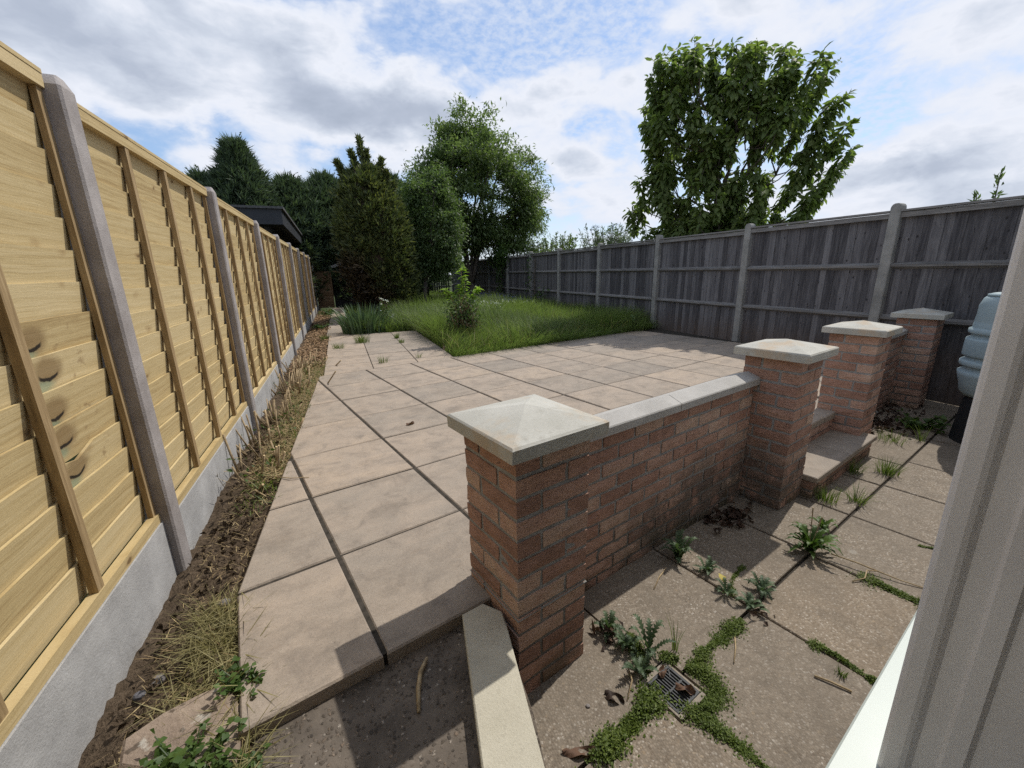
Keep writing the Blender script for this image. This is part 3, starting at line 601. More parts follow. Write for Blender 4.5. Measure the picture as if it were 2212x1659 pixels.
low_wall(1.010, 2.743, 1.193, .473, 'long low brick wall with grey coping between the nearest pillar and the second pillar', [.885])
low_wall(4.484, 6.028, 1.193, .473, 'short shaded brick wall with grey coping behind the third pillar, reaching the farthest pillar', [.80])
# steps between pillars two and three
st = empty('garden_steps', UV(3.08, .87, LZ), FA, 'two low stone slab steps on brick risers between the second and third pillars', 'steps')
MB().box(.005, 1.205, .03, .27, -.02, .125).build('mortar', M_mortar, st)
for k in range(2):
    z = .126-.0755*(k+1)+.008; x = .0 if k else -.11
    while x < 1.2:
        a, b = max(x, .0), min(x+.215, 1.205)
        if b-a > .03: put_brick(st, a, .022, z, 0, .215 if b-a > .205 else b-a)
        x += .225
for k in range(2):
    y = .2; put_brick(st, 1.21, .022+.0, .126-.0755*(k+1)+.008, Q, .1025); 
for x0, x1, nm in ((-.005, .607, 'tread'), (.613, 1.215, 'tread')):
    MB().prism([(x0, 0), (x1, 0), (x1, .40), (x0, .40)], .128, .165, .005).build(nm, M_slab, st)
MB().box(.0, 1.07, .285, .40, .10, .275).build('mortar', M_mortar, st)
for k in range(2):
    x = .0 if k else -.11
    while x < 1.07:
        a, b = max(x, .0), min(x+.215, 1.07)
        if b-a > .03: put_brick(st, a, .276, .275-.0755*(k+1)+.008, 0, .215 if b-a > .205 else b-a)
        x += .225
# loose pale coping stone lying against the nearest pillar
ls = [(.553, 1.119), (.640, 1.119), (.676, 1.045), (.655, .985), (.40, .37), (.258, .43)]
tag(MB().prism(ls, -.050, .004, .004).build('loose_coping_stone', M_strip, rot=(0, 0, FA)), 'long pale speckled coping stone lying loose at the foot of the nearest pillar', 'coping stone')
# ------------------------------------------------------------------ house doorway at the right edge
hs = empty('house_doorway', UV(1.292, .112, LZ), FA, 'white plastic door jamb with stepped profile and bright white sill at the right edge', 'doorway')
prof = [(0, -.02), (0.004, -.004), (.012, 0), (.10, 0), (.10, -.30), (.024, -.30), (.024, -.120), (.020, -.114), (.014, -.110), (.010, -.104), (.010, -.066), (.007, -.058), (.012, -.050), (.012, -.034), (0, -.026)]
prof = [(.012, 0), (.10, 0), (.10, -.30), (.020, -.30), (.020, -.150), (.008, -.140), (.008, -.108), (.016, -.100), (.016, -.062), (.004, -.050), (0, -.040), (0, -.012), (.004, -.004)]
MB().prism(prof, -.02, 2.3, 0).build('door_jamb', M_upvc, hs, loc=(0, 0, .18), rot=(-.011, 0, 0))
m = MB(); pr = [(-.35, .14), (.075, .14), (.081, .146), (.081, .163), (.075, .171), (.0, .178), (-.35, .178)]; n = len(pr)
x0, x1 = -2.3, 1.25; m.add([(x0, y, z) for y, z in pr]+[(x1, y, z) for y, z in pr], [tuple(range(n)), tuple(range(2*n-1, n-1, -1))]+[(i, n+i, n+(i+1) % n, (i+1) % n) for i in range(n)])
m.build('door_sill', M_cill, hs)
MB().box(-2.3, .10, -.3, .0, -.1, .139).build('sill_wall', M_bounce, hs)
MB().box(.115, 6.2, -.3, -.02, -.1, 2.9).box(-7, .113, -.3, -.021, 2.55, 2.9).box(-7, -2.32, -.3, -.022, -.1, 2.548).build('wall', M_bounce, hs)  # unseen house wall, height and white colour chosen to lift shade on the bricks
MB().box(-2.9, -2.8, -4.5, -.31, .12, 2.6).box(2.6, 2.7, -4.5, -.31, .12, 2.6).box(-2.8, 2.6, -4.5, -4.4, .12, 2.6).build('room_wall', M_room, hs)  # unseen room behind the doorway, added to cut sky light on the jamb
MB().box(-2.8, 2.6, -4.4, -.305, 2.5, 2.6).build('ceiling', M_room, hs); MB().box(-2.8, 2.6, -4.4, -.305, .06, .13).build('room_floor', M_batten, hs)
# ------------------------------------------------------------------ new lap fence on the left
fence = empty('lap_fence', (FENX, 0, -.2), 0, 'new golden overlap panel fence with concrete posts and gravel boards along the left side', 'fence')
def slat_mesh(seed, mt, gap=False):
    r = random.Random(seed); n = 16; h = .129; vs = []; L = 1.81
    for i in range(n+1):
        y = L*i/n; w = .0016*math.sin(i*.7+seed)+r.gauss(0, .0011)
        if gap: w -= .036*math.exp(-((y-1.44)/.075)**2)
        b = -.005 if not gap else .003*math.exp(-((y-1.44)/.1)**2)
        vs += [(-.032, y, 0), (-.023, y, 0), (-.007, y, h+w), (-.017, y, h+w)]
    fs = [(0, 1, 2, 3), tuple(4*n+i for i in (3, 2, 1, 0))]
    for i in range(n):
        a, b = 4*i, 4*i+4; fs += [(a+1, b+1, b+2, a+2), (a+2, b+2, b+3, a+3), (a, a+3, b+3, b), (a, b, b+1, a+1)]
    m = MB(); m.add(vs, fs); return m.mesh('slat', mt)
SL = [slat_mesh(k, M_wood) for k in range(6)]; SLK = [slat_mesh(9, M_woodk), slat_mesh(12, M_woodk, True)]
def post_mesh(w, d, z0, z1, mt, rnd=False):
    m = MB(); b = .008
    if rnd:
        pr = [(0, 0)]+[(0+.012*(1-math.cos(a)), 0) for a in ()]
        m.prism([(b, 0), (d-b, 0), (d, b), (d, w-b), (d-b, w), (b, w), (0, w-b), (0, b)], z0, z1-.05)
        k = len(m.v)-8; prev = list(range(k, k+8))
        for dz, s in ((.02, .93), (.04, .72), (.05, .35)):
            cur = []
            for q in range(8):
                x, y, z = m.v[k+q]; m.v.append((d/2+(x-d/2)*(.85+.15*s), w/2+(y-w/2)*s, z1-.05+dz)); cur.append(len(m.v)-1)
            m.f += [(prev[q], prev[(q+1) % 8], cur[(q+1) % 8], cur[q]) for q in range(8)]; prev = cur
        m.f.append(tuple(prev))
    else:
        m.prism([(b, 0), (d-b, 0), (d, b), (d, w-b), (d-b, w), (b, w), (0, w-b), (0, b)], z0, z1-.035)
        k = len(m.v)-8; cur = []
        for q in range(8):
            x, y, z = m.v[k+q]; m.v.append((d/2+(x-d/2)*.72, w/2+(y-w/2)*.5, z1)); cur.append(len(m.v)-1)
        m.f += [(k+q, k+(q+1) % 8, cur[(q+1) % 8], cur[q]) for q in range(8)]+[tuple(cur)]
    return m.mesh('post', mt)
PM = post_mesh(.10, .10, -.1, 2.085, M_post)
BAT = MB().box(-.008, .017, 0, .036, 0, 1.615).mesh('batten', M_batten)
ENDB = MB().box(-.008, .012, 0, .032, 0, 1.615).mesh('batten', M_batten)
RAIL = MB().box(-.012, .020, 0, 1.83, 0, .042).mesh('rail', M_rail); RAILB = MB().box(-.012, .020, 0, 1.83, 0, .040).mesh('rail', M_rail)
CAPR = MB().box(-.045, .022, 0, 1.83, 0, .014).mesh('capping', M_rail)
GBD = MB().box(-.055, -.010, 0, 1.86, 0, .42).mesh('gravel_board', M_gravel)
# reveal of the gravel board and panel sits just behind the post faces
dzs = [.035, 0, -.015, -.04, -.035, -.03, -.03, -.03, -.03]
for k in range(-1, 8):
    yp = 2.08+1.93*k; dz = dzs[k+1]
    if k >= 0: link('post', PM, fence, (-.10, yp, dz-.02))
    y0 = yp+.10
    link('gravel_board', GBD, fence, (-.024, y0-.01, -.10+dz))
    pn = bpy.data.objects.new('panel', None); C.objects.link(pn); pn.parent = fence; pn.location = (-.064, y0, .322+dz)
    link('rail', RAILB, pn, (.004, 0, 0)); link('rail', RAIL, pn, (.004, 0, 1.656)); link('capping', CAPR, pn, (.004, 0, 1.699))
    for s in range(15):
        me_ = random.choice(SL)
        if k == -1 and s in (3, 4, 5, 6, 7): me_ = SLK[0]
        if k == -1 and s == 3: me_ = SLK[1]
        link('slat', me_, pn, (0, random.uniform(.008, .012), .028+.1085*s), (0, random.uniform(-.012, .012), random.uniform(-.002, .002)))
    for b in range(5):
        if b in (0, 4): link('batten', ENDB, pn, (.002, 0 if b == 0 else 1.798, .041))
        else: link('batten', BAT, pn, (.004, ((0, .43, .87, 1.315) if k == -1 else (0, .47, .95, 1.415))[b]+random.uniform(-.01, .01), .041))
link('post', PM, fence, (-.10, 2.08+1.93*8, -.05))
# ------------------------------------------------------------------ old closeboard fence on the right
old = empty('closeboard_fence', (RFX, 0, 0), 0, 'long weathered grey closeboard fence with concrete posts and three rails along the right side', 'fence')
def board_mesh(seed, z0, z1):
    r = random.Random(seed); m = MB(); n = 4; w = .104; vs = []
    for i in range(n+1):
        z = z0+(z1-z0)*i/n; j = r.gauss(0, .0015); t1, t2 = .004, .018
        vs += [(0, j, z), (t1*.0+.002, w+j, z), (.002+t1, w+j, z), (t2, j, z)]
    fs = [(3, 2, 1, 0), tuple(4*n+i for i in range(4))]
    for i in range(n):
        a, b = 4*i, 4*i+4; fs += [(a, a+1, b+1, b), (a+1, a+2, b+2, b+1), (a+2, a+3, b+3, b+2), (a+3, a, b, b+3)]
    m.add(vs, fs); return m.mesh('board', M_old)
BD = [board_mesh(k, -.03, 1.735) for k in range(6)]; BDL = [board_mesh(30+k, LZ, 1.75) for k in range(4)]
OP = post_mesh(.11, .11, -.45, 1.86, M_gpost, True)
py = [-.85, 1.15, 3.09, 5.03, 7.11, 9.23, 11.35, 13.37, 15.55, 17.8, 20.1, 22.3, 24.3]
def rail_mesh(L):
    m = MB(); pr = [(.045, -.045), (-.012, -.012), (-.012, .012), (.045, .045)]; n = 4
    m.add([(x, 0, z) for x, z in pr]+[(x, L, z) for x, z in pr], [tuple(range(n))[::-1], tuple(range(n, 2*n))]+[(i, (i+1) % n, n+(i+1) % n, n+i) for i in range(n)]); return m.mesh('rail', M_oldrail)
for a, b in zip(py[:-1], py[1:]):
    dz = .02 if a < 4 else (.0 if a < 8 else -.015)
    link('post', OP, old, (0, a, dz), (random.uniform(-.004, .004), 0, 0))
    Ln = b-a-.11; rm = rail_mesh(Ln)
    for z in (.575, 1.175): link('rail', rm, old, (.035, a+.11, z+random.uniform(-.006, .006)), (random.uniform(-.003, .003), 0, 0))
    MB().box(0.018, .055, 0, Ln, -.028, .028).build('rail', M_oldrail, old, loc=(0, a+.11, 1.725+dz), rot=(random.uniform(-.002, .002), 0, 0))
    MB().box(.005, .10, 0, Ln, 0, .022).build('capping', M_oldrail, old, loc=(0, a+.11, 1.764+dz))
    y = a+.10; k = 0
    while y < b-.02:
        link('board', random.choice(BDL if a < 3 else BD), old, (.068+.004*(k % 2), y, dz-.01), (0, 0, random.uniform(-.05, .03))); y += .0905; k += 1
link('post', OP, old, (0, py[-1], -.015))
rear = empty('rear_fence', (3.0, 24.5, 0), 0, 'dark shaded board fence across the far end behind the apple tree', 'fence')
for k in range(30):
    MB().box(0, .10, 0, .014, -.05, 1.70+random.uniform(-.01, .01)).build('board', M_old, rear, loc=(-1.0+.107*k*1.25, random.uniform(0, .01), 0))
for z in (.4, 1.3): MB().box(-1.0, 3.1, -.045, -.002, z, z+.07).build('rail', M_oldrail, rear)
# ------------------------------------------------------------------ sheds
sh = empty('neighbouring_garden_room', (-1.03, 11.5, -.15), 0, 'black boarded flat roof garden room rising behind the new fence', 'shed')
MB().box(-3.4, -.32, .32, 8.2, 0, 2.52).build('wall', M_black, sh)
for k in range(24): MB().box(0, .112, -.018, -.002, 0, 2.5).build('board', M_black, sh, loc=(-3.36+.127*k, .32, 0))
for k in range(50): MB().box(.002, .018, 0, .14, 0, 2.5).build('board', M_black, sh, loc=(-.32, .33+.157*k, 0))
m = MB(); m.add([(-3.7, 0, 2.49), (0, 0, 2.49), (0, 8.5, 2.36), (-3.7, 8.5, 2.36), (-3.7, 0, 2.82), (0, 0, 2.82), (0, 8.5, 2.62), (-3.7, 8.5, 2.62)], [(0, 3, 2, 1), (4, 5, 6, 7), (0, 1, 5, 4), (1, 2, 6, 5), (2, 3, 7, 6), (3, 0, 4, 7)])
m.build('fascia', M_fascia, sh)
m = MB(); m.add([(-3.75, -.05, 2.824), (.05, -.05, 2.824), (.05, 8.55, 2.624), (-3.75, 8.55, 2.624), (-3.75, -.05, 2.875), (.05, -.05, 2.875), (.05, 8.55, 2.67), (-3.75, 8.55, 2.67)], [(0, 3, 2, 1), (4, 5, 6, 7), (0, 1, 5, 4), (1, 2, 6, 5), (2, 3, 7, 6), (3, 0, 4, 7)])
m.build('roof', M_felt, sh)
gs = empty('garden_shed', (-.19, 18.3, -.08), 0, 'dark timber shed in deep shade at the path end, half behind the golden conifer', 'shed')
W_ = 2.5
m = MB(); pr = [(0, 0), (W_, 0), (W_, 1.55), (W_/2, 1.98), (0, 1.55)]; n = 5; m.add([(x, .02, z) for x, z in pr]+[(x, 2.4, z) for x, z in pr], [tuple(range(n)), tuple(range(2*n-1, n-1, -1))]+[(i, n+i, n+(i+1) % n, (i+1) % n) for i in range(n)]); m.build('wall', M_black, gs)
for k in range(12): m = MB(); m.add([(0, 0, 0), (W_, 0, 0), (W_, .018, .128), (0, .018, .128), (0, .019, 0), (W_, .019, 0)], [(0, 1, 2, 3), (0, 4, 5, 1)]); m.build('board', M_black, gs, loc=(0, 0, .13*k))
for s in (-1, 1):
    cx = W_/2; ang = math.atan2(.43, W_/2)*-s
    MB().box(0 if s > 0 else -1.62, 1.62 if s > 0 else 0, -.25, 2.55, 0, .03).build('roof', M_felt, gs, loc=(cx, 0, 2.02), rot=(0, math.atan2(.43, W_/2)*s, 0))
    MB().box(0 if s > 0 else -1.62, 1.62 if s > 0 else 0, -.275, -.252, -.07, .035).build('bargeboard', M_barge, gs, loc=(cx, 0, 2.02), rot=(0, math.atan2(.43, W_/2)*s, 0))
gt = empty('lap_gate', (-.79, 17.72, -.03), 0, 'narrow brown lap panel gate closing the gap at the end of the path', 'gate')
for k in range(12):
    m = MB(); m.add([(0, -.016, .112*k+.01), (.56, -.016, .112*k+.01), (.56, -.004, .112*k+.13), (0, -.004, .112*k+.13), (0, .006, .112*k+.13), (.56, .006, .112*k+.13), (0, -.006, .112*k+.01), (.56, -.006, .112*k+.01)], [(0, 1, 2, 3), (3, 2, 5, 4), (0, 6, 7, 1)]); m.build('slat', M_gate, gt)
for x in (0, .535): MB().box(x, x+.03, -.035, -.018, 0, 1.38).build('batten', M_gate, gt)
# ------------------------------------------------------------------ water butt
wb = empty('water_butt', (5.09, 1.585, LZ-.03), 0, 'pale blue-green ribbed plastic water butt standing on a low stand by the doorway', 'water butt')
s = .30
pf = [(.20, .20), (.235, .21), (.262, .25), (.285, .33), (.297, .42), (.300, .46), (.287, .468), (.284, .485), (.284, .515), (.298, .522), (.303, .532), (.303, .565), (.296, .575), (.284, .580), (.284, .615), (.296, .622), (.300, .64), (.300, .78), (.296, .80), (.284, .805), (.282, .845), (.292, .852), (.296, .862), (.296, .895), (.289, .905), (.276, .910), (.275, .955), (.284, .962), (.286, .98), (.281, 1.05), (.270, 1.13), (.252, 1.20), (.240, 1.215), (.232, 1.22)]
pf = [(r_*.97, .44+(z_-.20)*.83) for r_, z_ in [(r_ if not .279 < r_ < .2895 else r_-.012, z_) for r_, z_ in pf]]
MB().lathe(pf, 48).build('barrel', M_butt, wb, True)
MB().lathe([(.230, 1.288), (.230, 1.303), (.19, 1.315), (.02, 1.32)], 32).build('lid', M_butt, wb, True)
MB().lathe([(.24, 0), (.235, .03), (.21, .40), (.20, .439)], 20).build('stand', M_dkplastic, wb)
m = MB().tube([(-.235, .02, .505), (-.28, .02, .50), (-.305, .02, .48), (-.31, .02, .455)], [.016, .016, .014, .012], 8); m.build('tap', M_dkplastic, wb, True)
# ------------------------------------------------------------------ drain
dr = empty('drain_gully', UV(1.172, .65, LZ), FA, 'square metal drain grate in a cream surround among the moss', 'drain')
m = MB()
for a, b, c, d in ((-.076, .076, -.088, -.070), (-.076, .076, .070, .088), (-.076, -.068, -.0695, .0695), (.068, .076, -.0695, .0695)): m.box(a, b, c, d, -.045, .003)
m.build('surround', M_cream, dr)
MB().box(-.0675, .0675, -.0695, .0695, -.06, -.03).build('well', M_hole, dr)
m = MB()
for a, b, c, d in ((-.066, .066, -.068, -.060), (-.066, .066, .060, .068), (-.066, -.058, -.0598, .0598), (.058, .066, -.0598, .0598)): m.box(a, b, c, d, -.012, .004)
m.build('frame', M_metal, dr)
for k in range(9):
    x = -.049+.01225*k
    MB().box(x-.002, x+.002, -.0598, -.004, -.008, .001).build('bar', M_metal, dr); MB().box(x-.002, x+.002, .004, .0598, -.008, .001).build('bar', M_metal, dr)
MB().box(-.058, .058, -.0036, .0036, -.008, .0015).build('bar', M_metal, dr)
for sx in (-1, 1):
    for sy in (-1, 1): MB().box(0, .034, -.002, .002, -.007, .0022).build('bar', M_metal, dr, loc=(sx*.056, sy*.057, 0), rot=(0, 0, math.atan2(-sy, -sx)))
# ------------------------------------------------------------------ trees
def jitter(p, s): return Vector(p)+Vector((random.gauss(0, s), random.gauss(0, s), random.gauss(0, s)))
def limb(a, b, n=5, wob=.06):
    a, b = Vector(a), Vector(b); return [a.lerp(b, i/n)+(Vector((random.gauss(0, wob), random.gauss(0, wob), random.gauss(0, wob)))*(b-a).length*.25*math.sin(math.pi*i/n) if 0 < i < n else Vector()) for i in range(n+1)]
# --- large-leaved tree beyond the right fence
t = empty('broadleaf_tree', (7.75, 7.1, -.06), 0, 'tall vase shaped tree with large drooping leaves behind the right fence', 'tree')
rv = Vector((.6753, -.7376, 0)); fwd = Vector((.7376, .6753, 0))     # across and along the view
tips = [(-1.5, 5.5), (-1.2, 5.6), (-.87, 5.66), (-.5, 5.48), (-.16, 5.45), (.12, 5.3), (.4, 5.22), (.75, 5.22), (.95, 4.9), (1.3, 4.75), (1.52, 4.72), (1.80, 4.22), (1.66, 4.15), (1.95, 3.74), (2.0, 3.28), (1.9, 3.0), (1.6, 2.65), (1.42, 2.45), (1.1, 2.2), (.7, 2.15), (1.35, 3.2), (1.62, 3.55), (1.35, 4.3),
        (-1.66, 5.1), (-1.75, 4.7), (-1.72, 4.3), (-1.6, 3.7), (-1.5, 3.2), (-1.78, 3.14), (-2.0, 2.52), (-1.85, 2.7), (-1.55, 2.1), (-1.3, 2.1), (-.9, 2.15), (-.5, 2.2), (-.1, 2.2), (.35, 2.15)]
lf = Cloud(); wood = MB()
wood.tube([(0, 0, 0), (.02, -.03, .6), (-.03, .02, 1.2), (0, 0, 1.6)], [.11, .10, .095, .09], 8)
shoots = [(a, z, random.gauss(0, .18)) for a, z in tips]; NT = len(shoots)
OUTL = [(-1.4, 1.9), (-1.5, 2.6), (-1.42, 3.4), (-1.62, 4.1), (-1.66, 4.75), (-1.5, 5.35), (-.87, 5.5), (.1, 5.2), (.75, 5.1), (.95, 4.8), (.92, 4.4), (1.15, 4.0), (1.05, 3.6), (1.25, 3.2), (1.1, 2.7), (.85, 2.3), (.6, 1.9)]
def inside(x, y, poly):
    c = False
    for i in range(len(poly)):
        (x1, y1), (x2, y2) = poly[i-1], poly[i]
        if (y1 > y) != (y2 > y) and x < (x2-x1)*(y-y1)/(y2-y1)+x1: c = not c
    return c
HOLES = [(-.3, 3.95, .17), (.30, 3.75, .2), (.02, 3.15, .18), (-.78, 2.9, .17), (.72, 3.25, .18), (-.55, 4.4, .13), (.75, 4.2, .17), (-.45, 2.5, .15), (.5, 2.6, .15), (-1.1, 3.6, .15), (.35, 4.5, .12), (-.9, 2.2, .14)]
while len(shoots) < NT+185:
    ac = random.choice((-1.55, -1.2, -.85, -.48, -.12, .26, .62, .95)); z = random.uniform(2.1, 5.5) if random.random() < .95 else random.uniform(1.9, 2.4); a = ac*(.70+.32*(z-2)/3.4)+random.gauss(0, .06)
    if not inside(a, z, OUTL) or any((a-h[0])**2+(z-.15-h[1])**2 < h[2]**2*1.5 for h in HOLES): continue
    shoots.append((a, z, random.uniform(-.75, .75)*math.sqrt(max(.1, 1-(a/2.1)**2))))
mains = []
for k in range(9):
    e = rv*random.uniform(-1.2, 1.3)+fwd*random.uniform(-.7, .7)+Vector((0, 0, random.uniform(3.4, 4.8))); pts = limb((0, 0, random.uniform(.9, 1.6)), e, 7, .10); wood.tube(pts, [.06, .05, .042, .034, .026, .018, .012, .008], 6); mains += pts[1:]
for q_, (a, z, dd) in enumerate(shoots):
    tip = rv*a+fwd*dd+Vector((0, 0, z+.06)); L = random.uniform(.30, .62)
    if q_ < NT: L = .75 if z > 2.9 else .5
    if q_ < NT and a > 1.2 and z > 2.7: L = 1.15
    out = Vector((tip.x, tip.y, 0))*.22; sdir = (Vector((out.x+random.gauss(0, .25), out.y+random.gauss(0, .25), 1.1))).normalized()
    if q_ < NT: sdir = (out*(1.3 if a > 1.2 else .8)+Vector((0, 0, 1))).normalized()
    start = tip-sdir*L; root = min(mains, key=lambda p: (p-start).length+max(0, p.z-start.z+.2)*3)
    wood.tube([root, root.lerp(start, .55)+Vector((random.gauss(0, .04), random.gauss(0, .04), -.08)), start, tip.lerp(start, .45), tip], [.017, .013, .010, .007, .004], 4)
    n = int((150 if q_ < NT else 125)*L+16); tt = rng.random(n)**.85; P = np.array(start)+np.outer(tt, np.array(tip-start)); th = rng.uniform(0, 2*np.pi, n)
    rad = np.stack([np.cos(th), np.sin(th), 0*th], 1); D = rad*1.0+np.array([0, 0, 1.])*(-.75+1.0*(tt[:, None]**5))+rng.normal(0, .33, (n, 3)); N = np.array([0, 0, 1.])*.8+rad*.9+rng.normal(0, .35, (n, 3))
    ovals(lf, P+rad*rng.uniform(.0, .09, (n, 1))+rng.normal(0, .02, (n, 3)), D, N, rng.uniform(.09, .205, n), rng.uniform(.05, .10, n), droop=.32)
wood.build('trunk', M_bark, t, True); tag(lf.build('crown', M_cherry, t), kind='stuff')
# --- generic small-leaved broad tree
def broad_tree(name, base, crown_c, rad, nclus, per, leafL, leafW, mt, label, group=None, stems=4, trunk=.16, spread=.33, gaps=0.0, lean=(0, 0), fork=.9, hang=.2):
    base = Vector(base); t = empty(name, base, 0, label, 'tree', group); cc = Vector(crown_c)-base; wood = MB(); lf = Cloud()
    fk = Vector((lean[0], lean[1], fork)); wood.tube([(0, 0, -.1), (fk.x*.4, fk.y*.4, fork*.5), fk], [trunk, trunk*.85, trunk*.75], 8)
    mains = []
    for k in range(stems):
        d = Vector((random.gauss(0, .5), random.gauss(0, .5), 1)); e = cc+Vector((rad[0]*random.uniform(-.55, .55), rad[1]*random.uniform(-.55, .55), rad[2]*random.uniform(.0, .7)))
        pts = limb(fk, e, 6, .10); wood.tube(pts, [trunk*.6*(1-.13*i) for i in range(7)], 6); mains.append(pts)
    lumps = rdir(max(6, nclus//8))
    for k in range(nclus):
        d = unit(lumps[k % len(lumps)]+rng.normal(0, .22, 3)); r = random.uniform(.45, 1.0)**.6; lump = 1+.16*math.sin(3.1*d[0]+2*d[2]+k*0)+random.gauss(0, .07)
        c = cc+Vector((d[0]*rad[0]*r*lump, d[1]*rad[1]*r*lump, d[2]*rad[2]*r*lump))
        if c.z < .5: continue
        if gaps and math.sin(c.x*2.3+1)*math.sin(c.y*2.1)*math.sin(c.z*2.6+.5) > 1-gaps: continue
        best = min((p for ps in mains for p in ps[1:]), key=lambda p: (p-c).length+max(0, p.z-c.z)*1.5)
        if k % 2 == 0 or len(mains) < 2:
            wood.tube(limb(best, c, 3, .12), [trunk*.16, trunk*.11, trunk*.07, .006], 4, False)
        n = int(per*random.uniform(.6, 1.4)); s = spread*random.uniform(.7, 1.25); P = np.array(c)+rng.normal(0, 1, (n, 3))*np.array([s, s, s*.62])*.55
        D = rdir(n)*.8+np.array([0, 0, -hang])+unit(P-np.array(cc))*.5
        leaves(lf, P, D, rdir(n)*.6+np.array([0, 0, 1.]), rng.uniform(.75, 1.25, n)*leafL, rng.uniform(.75, 1.2, n)*leafW)
    wood.build('trunk', M_bark, t, True); tag(lf.build('crown', mt, t), kind='stuff'); return t
broad_tree('broadleaf_tree', (5.25, 17.4, -.06), (5.45, 17.5, 4.15), (2.5, 2.2, 2.6), 560, 115, .165, .06, M_ash, 'tall light green airy tree at the far end of the lawn, sky showing through', stems=7, trunk=.15, spread=.40, gaps=.42, fork=.8)
broad_tree('broadleaf_tree', (7.15, 17.2, -.06), (7.05, 17.0, 2.9), (1.15, 1.2, 1.25), 60, 80, .11, .045, M_ash, 'low light green side growth hanging over the right fence beneath the tall airy tree', stems=3, trunk=.05, spread=.32, gaps=.3)
broad_tree('apple_tree', (2.42, 13.4, -.06), (2.78, 13.5, 2.5), (.88, .85, 1.6), 300, 85, .095, .048, M_apple, 'small grey-green apple tree with a leaning forked trunk beside the golden conifer', stems=5, trunk=.085, spread=.26, lean=(.10, 0), fork=1.0)
broad_tree('broadleaf_tree', (3.9, 20.5, -.06), (3.9, 20.5, 2.6), (1.9, 1.0, 2.3), 230, 80, .11, .055, M_ivy, 'dark green bushy tree filling the gap behind the apple tree', stems=4, trunk=.12, spread=.42)
# --- golden conifer
t = empty('conifer_tree', (1.12, 12.8, -.05), 0, 'fat golden green conifer with browned lower foliage and spiky top beside the path', 'tree')
prz = [0, .26, .67, 1.1, 1.6, 2.06, 2.56, 3.0, 3.36, 3.62, 3.8, 4.0]; prr = [.45, .62, .79, .89, .93, .91, .88, .78, .62, .48, .36, .22]; pcx = [.24, .24, .18, .07, .01, -.04, -.07, -.09, -.15, -.17, -.16, -.22]
core = MB().lathe([(max(.05, r*.76), z) for r, z in zip(prr, prz)], 20); core.v = [(x+float(np.interp(z, prz, pcx)), y, z) for x, y, z in core.v]; core.build('inner_core', M_rosedead, t); MB().tube([(0, 0, -.05), (0, 0, .5)], [.11, .1], 8).build('trunk', M_bark, t)  # solid brown core added inside the crown to block see-through
def spray(cl, C0, outd, L, k, w, fan=.8, lenr=(.4, 1.0)):
    n = len(C0); outd = unit(outd)
    for i in range(k):
        D = outd+rng.normal(0, fan*.5, (n, 3)); slivers(cl, C0+outd*(L[:, None]*.12*i/k), D, rdir(n), L*rng.uniform(*lenr, n), np.full(n, w)*rng.uniform(.7, 1.3, n))
cl = Cloud(); nc = 620; hh = []
while len(hh) < nc:
    z_ = random.uniform(.05, 3.95)
    if random.random() < np.interp(z_, prz, prr)/1.1+.08: hh.append(z_)
z = np.array(hh); th = np.arange(nc)*2.39996+rng.normal(0, .15, nc); r0 = np.interp(z, prz, prr); rr = r0*rng.uniform(.80, 1.02, nc)
lx = np.interp(z, prz, pcx)
for i in range(nc):
    od = np.array([math.cos(th[i]), math.sin(th[i]), 0]); c0 = od*rr[i]+np.array([lx[i], 0, z[i]]); m_ = int(26+18*random.random()); sc = random.uniform(.75, 1.35)
    P = c0+rng.normal(0, 1, (m_, 3))*np.array([.075, .075, .06])*sc; D = unit((P-c0)*5+od*.75+np.array([0, 0, .95])+rng.normal(0, .25, (m_, 3)))
    spray(cl, P, D, rng.uniform(.09, .19, m_)*sc, 3, .034, .7)

for tx, tz, b0, rb in [(-.20, 4.72, (-.02, 3.0), .20), (-.80, 4.14, (-.35, 3.1), .13), (.32, 4.24, (.05, 3.2), .14), (-.05, 4.40, (0, 3.2), .14), (-.42, 4.42, (-.15, 3.1), .13), (-.62, 3.78, (-.45, 3.0), .12), (.62, 3.7, (.3, 3.0), .14), (.1, 4.0, (.1, 3.1), .16), (-.3, 4.1, (-.2, 3.0), .16), (.42, 3.95, (.25, 3.2), .12)]:
    m_ = 460; tt = rng.random(m_)**.8; ax = np.array([tx-b0[0], random.uniform(-.1, .1), tz-b0[1]-.05]); P = np.array([b0[0], random.uniform(-.12, .12), b0[1]])+tt[:, None]*ax+rng.normal(0, 1, (m_, 3))*(rb*(1-tt*.85))[:, None]*.58
    spray(cl, P, unit(ax)[None]+rng.normal(0, .45, (m_, 3)), rng.uniform(.10, .19, m_), 5, .03)
tag(cl.build('crown', M_gold, t), kind='stuff')
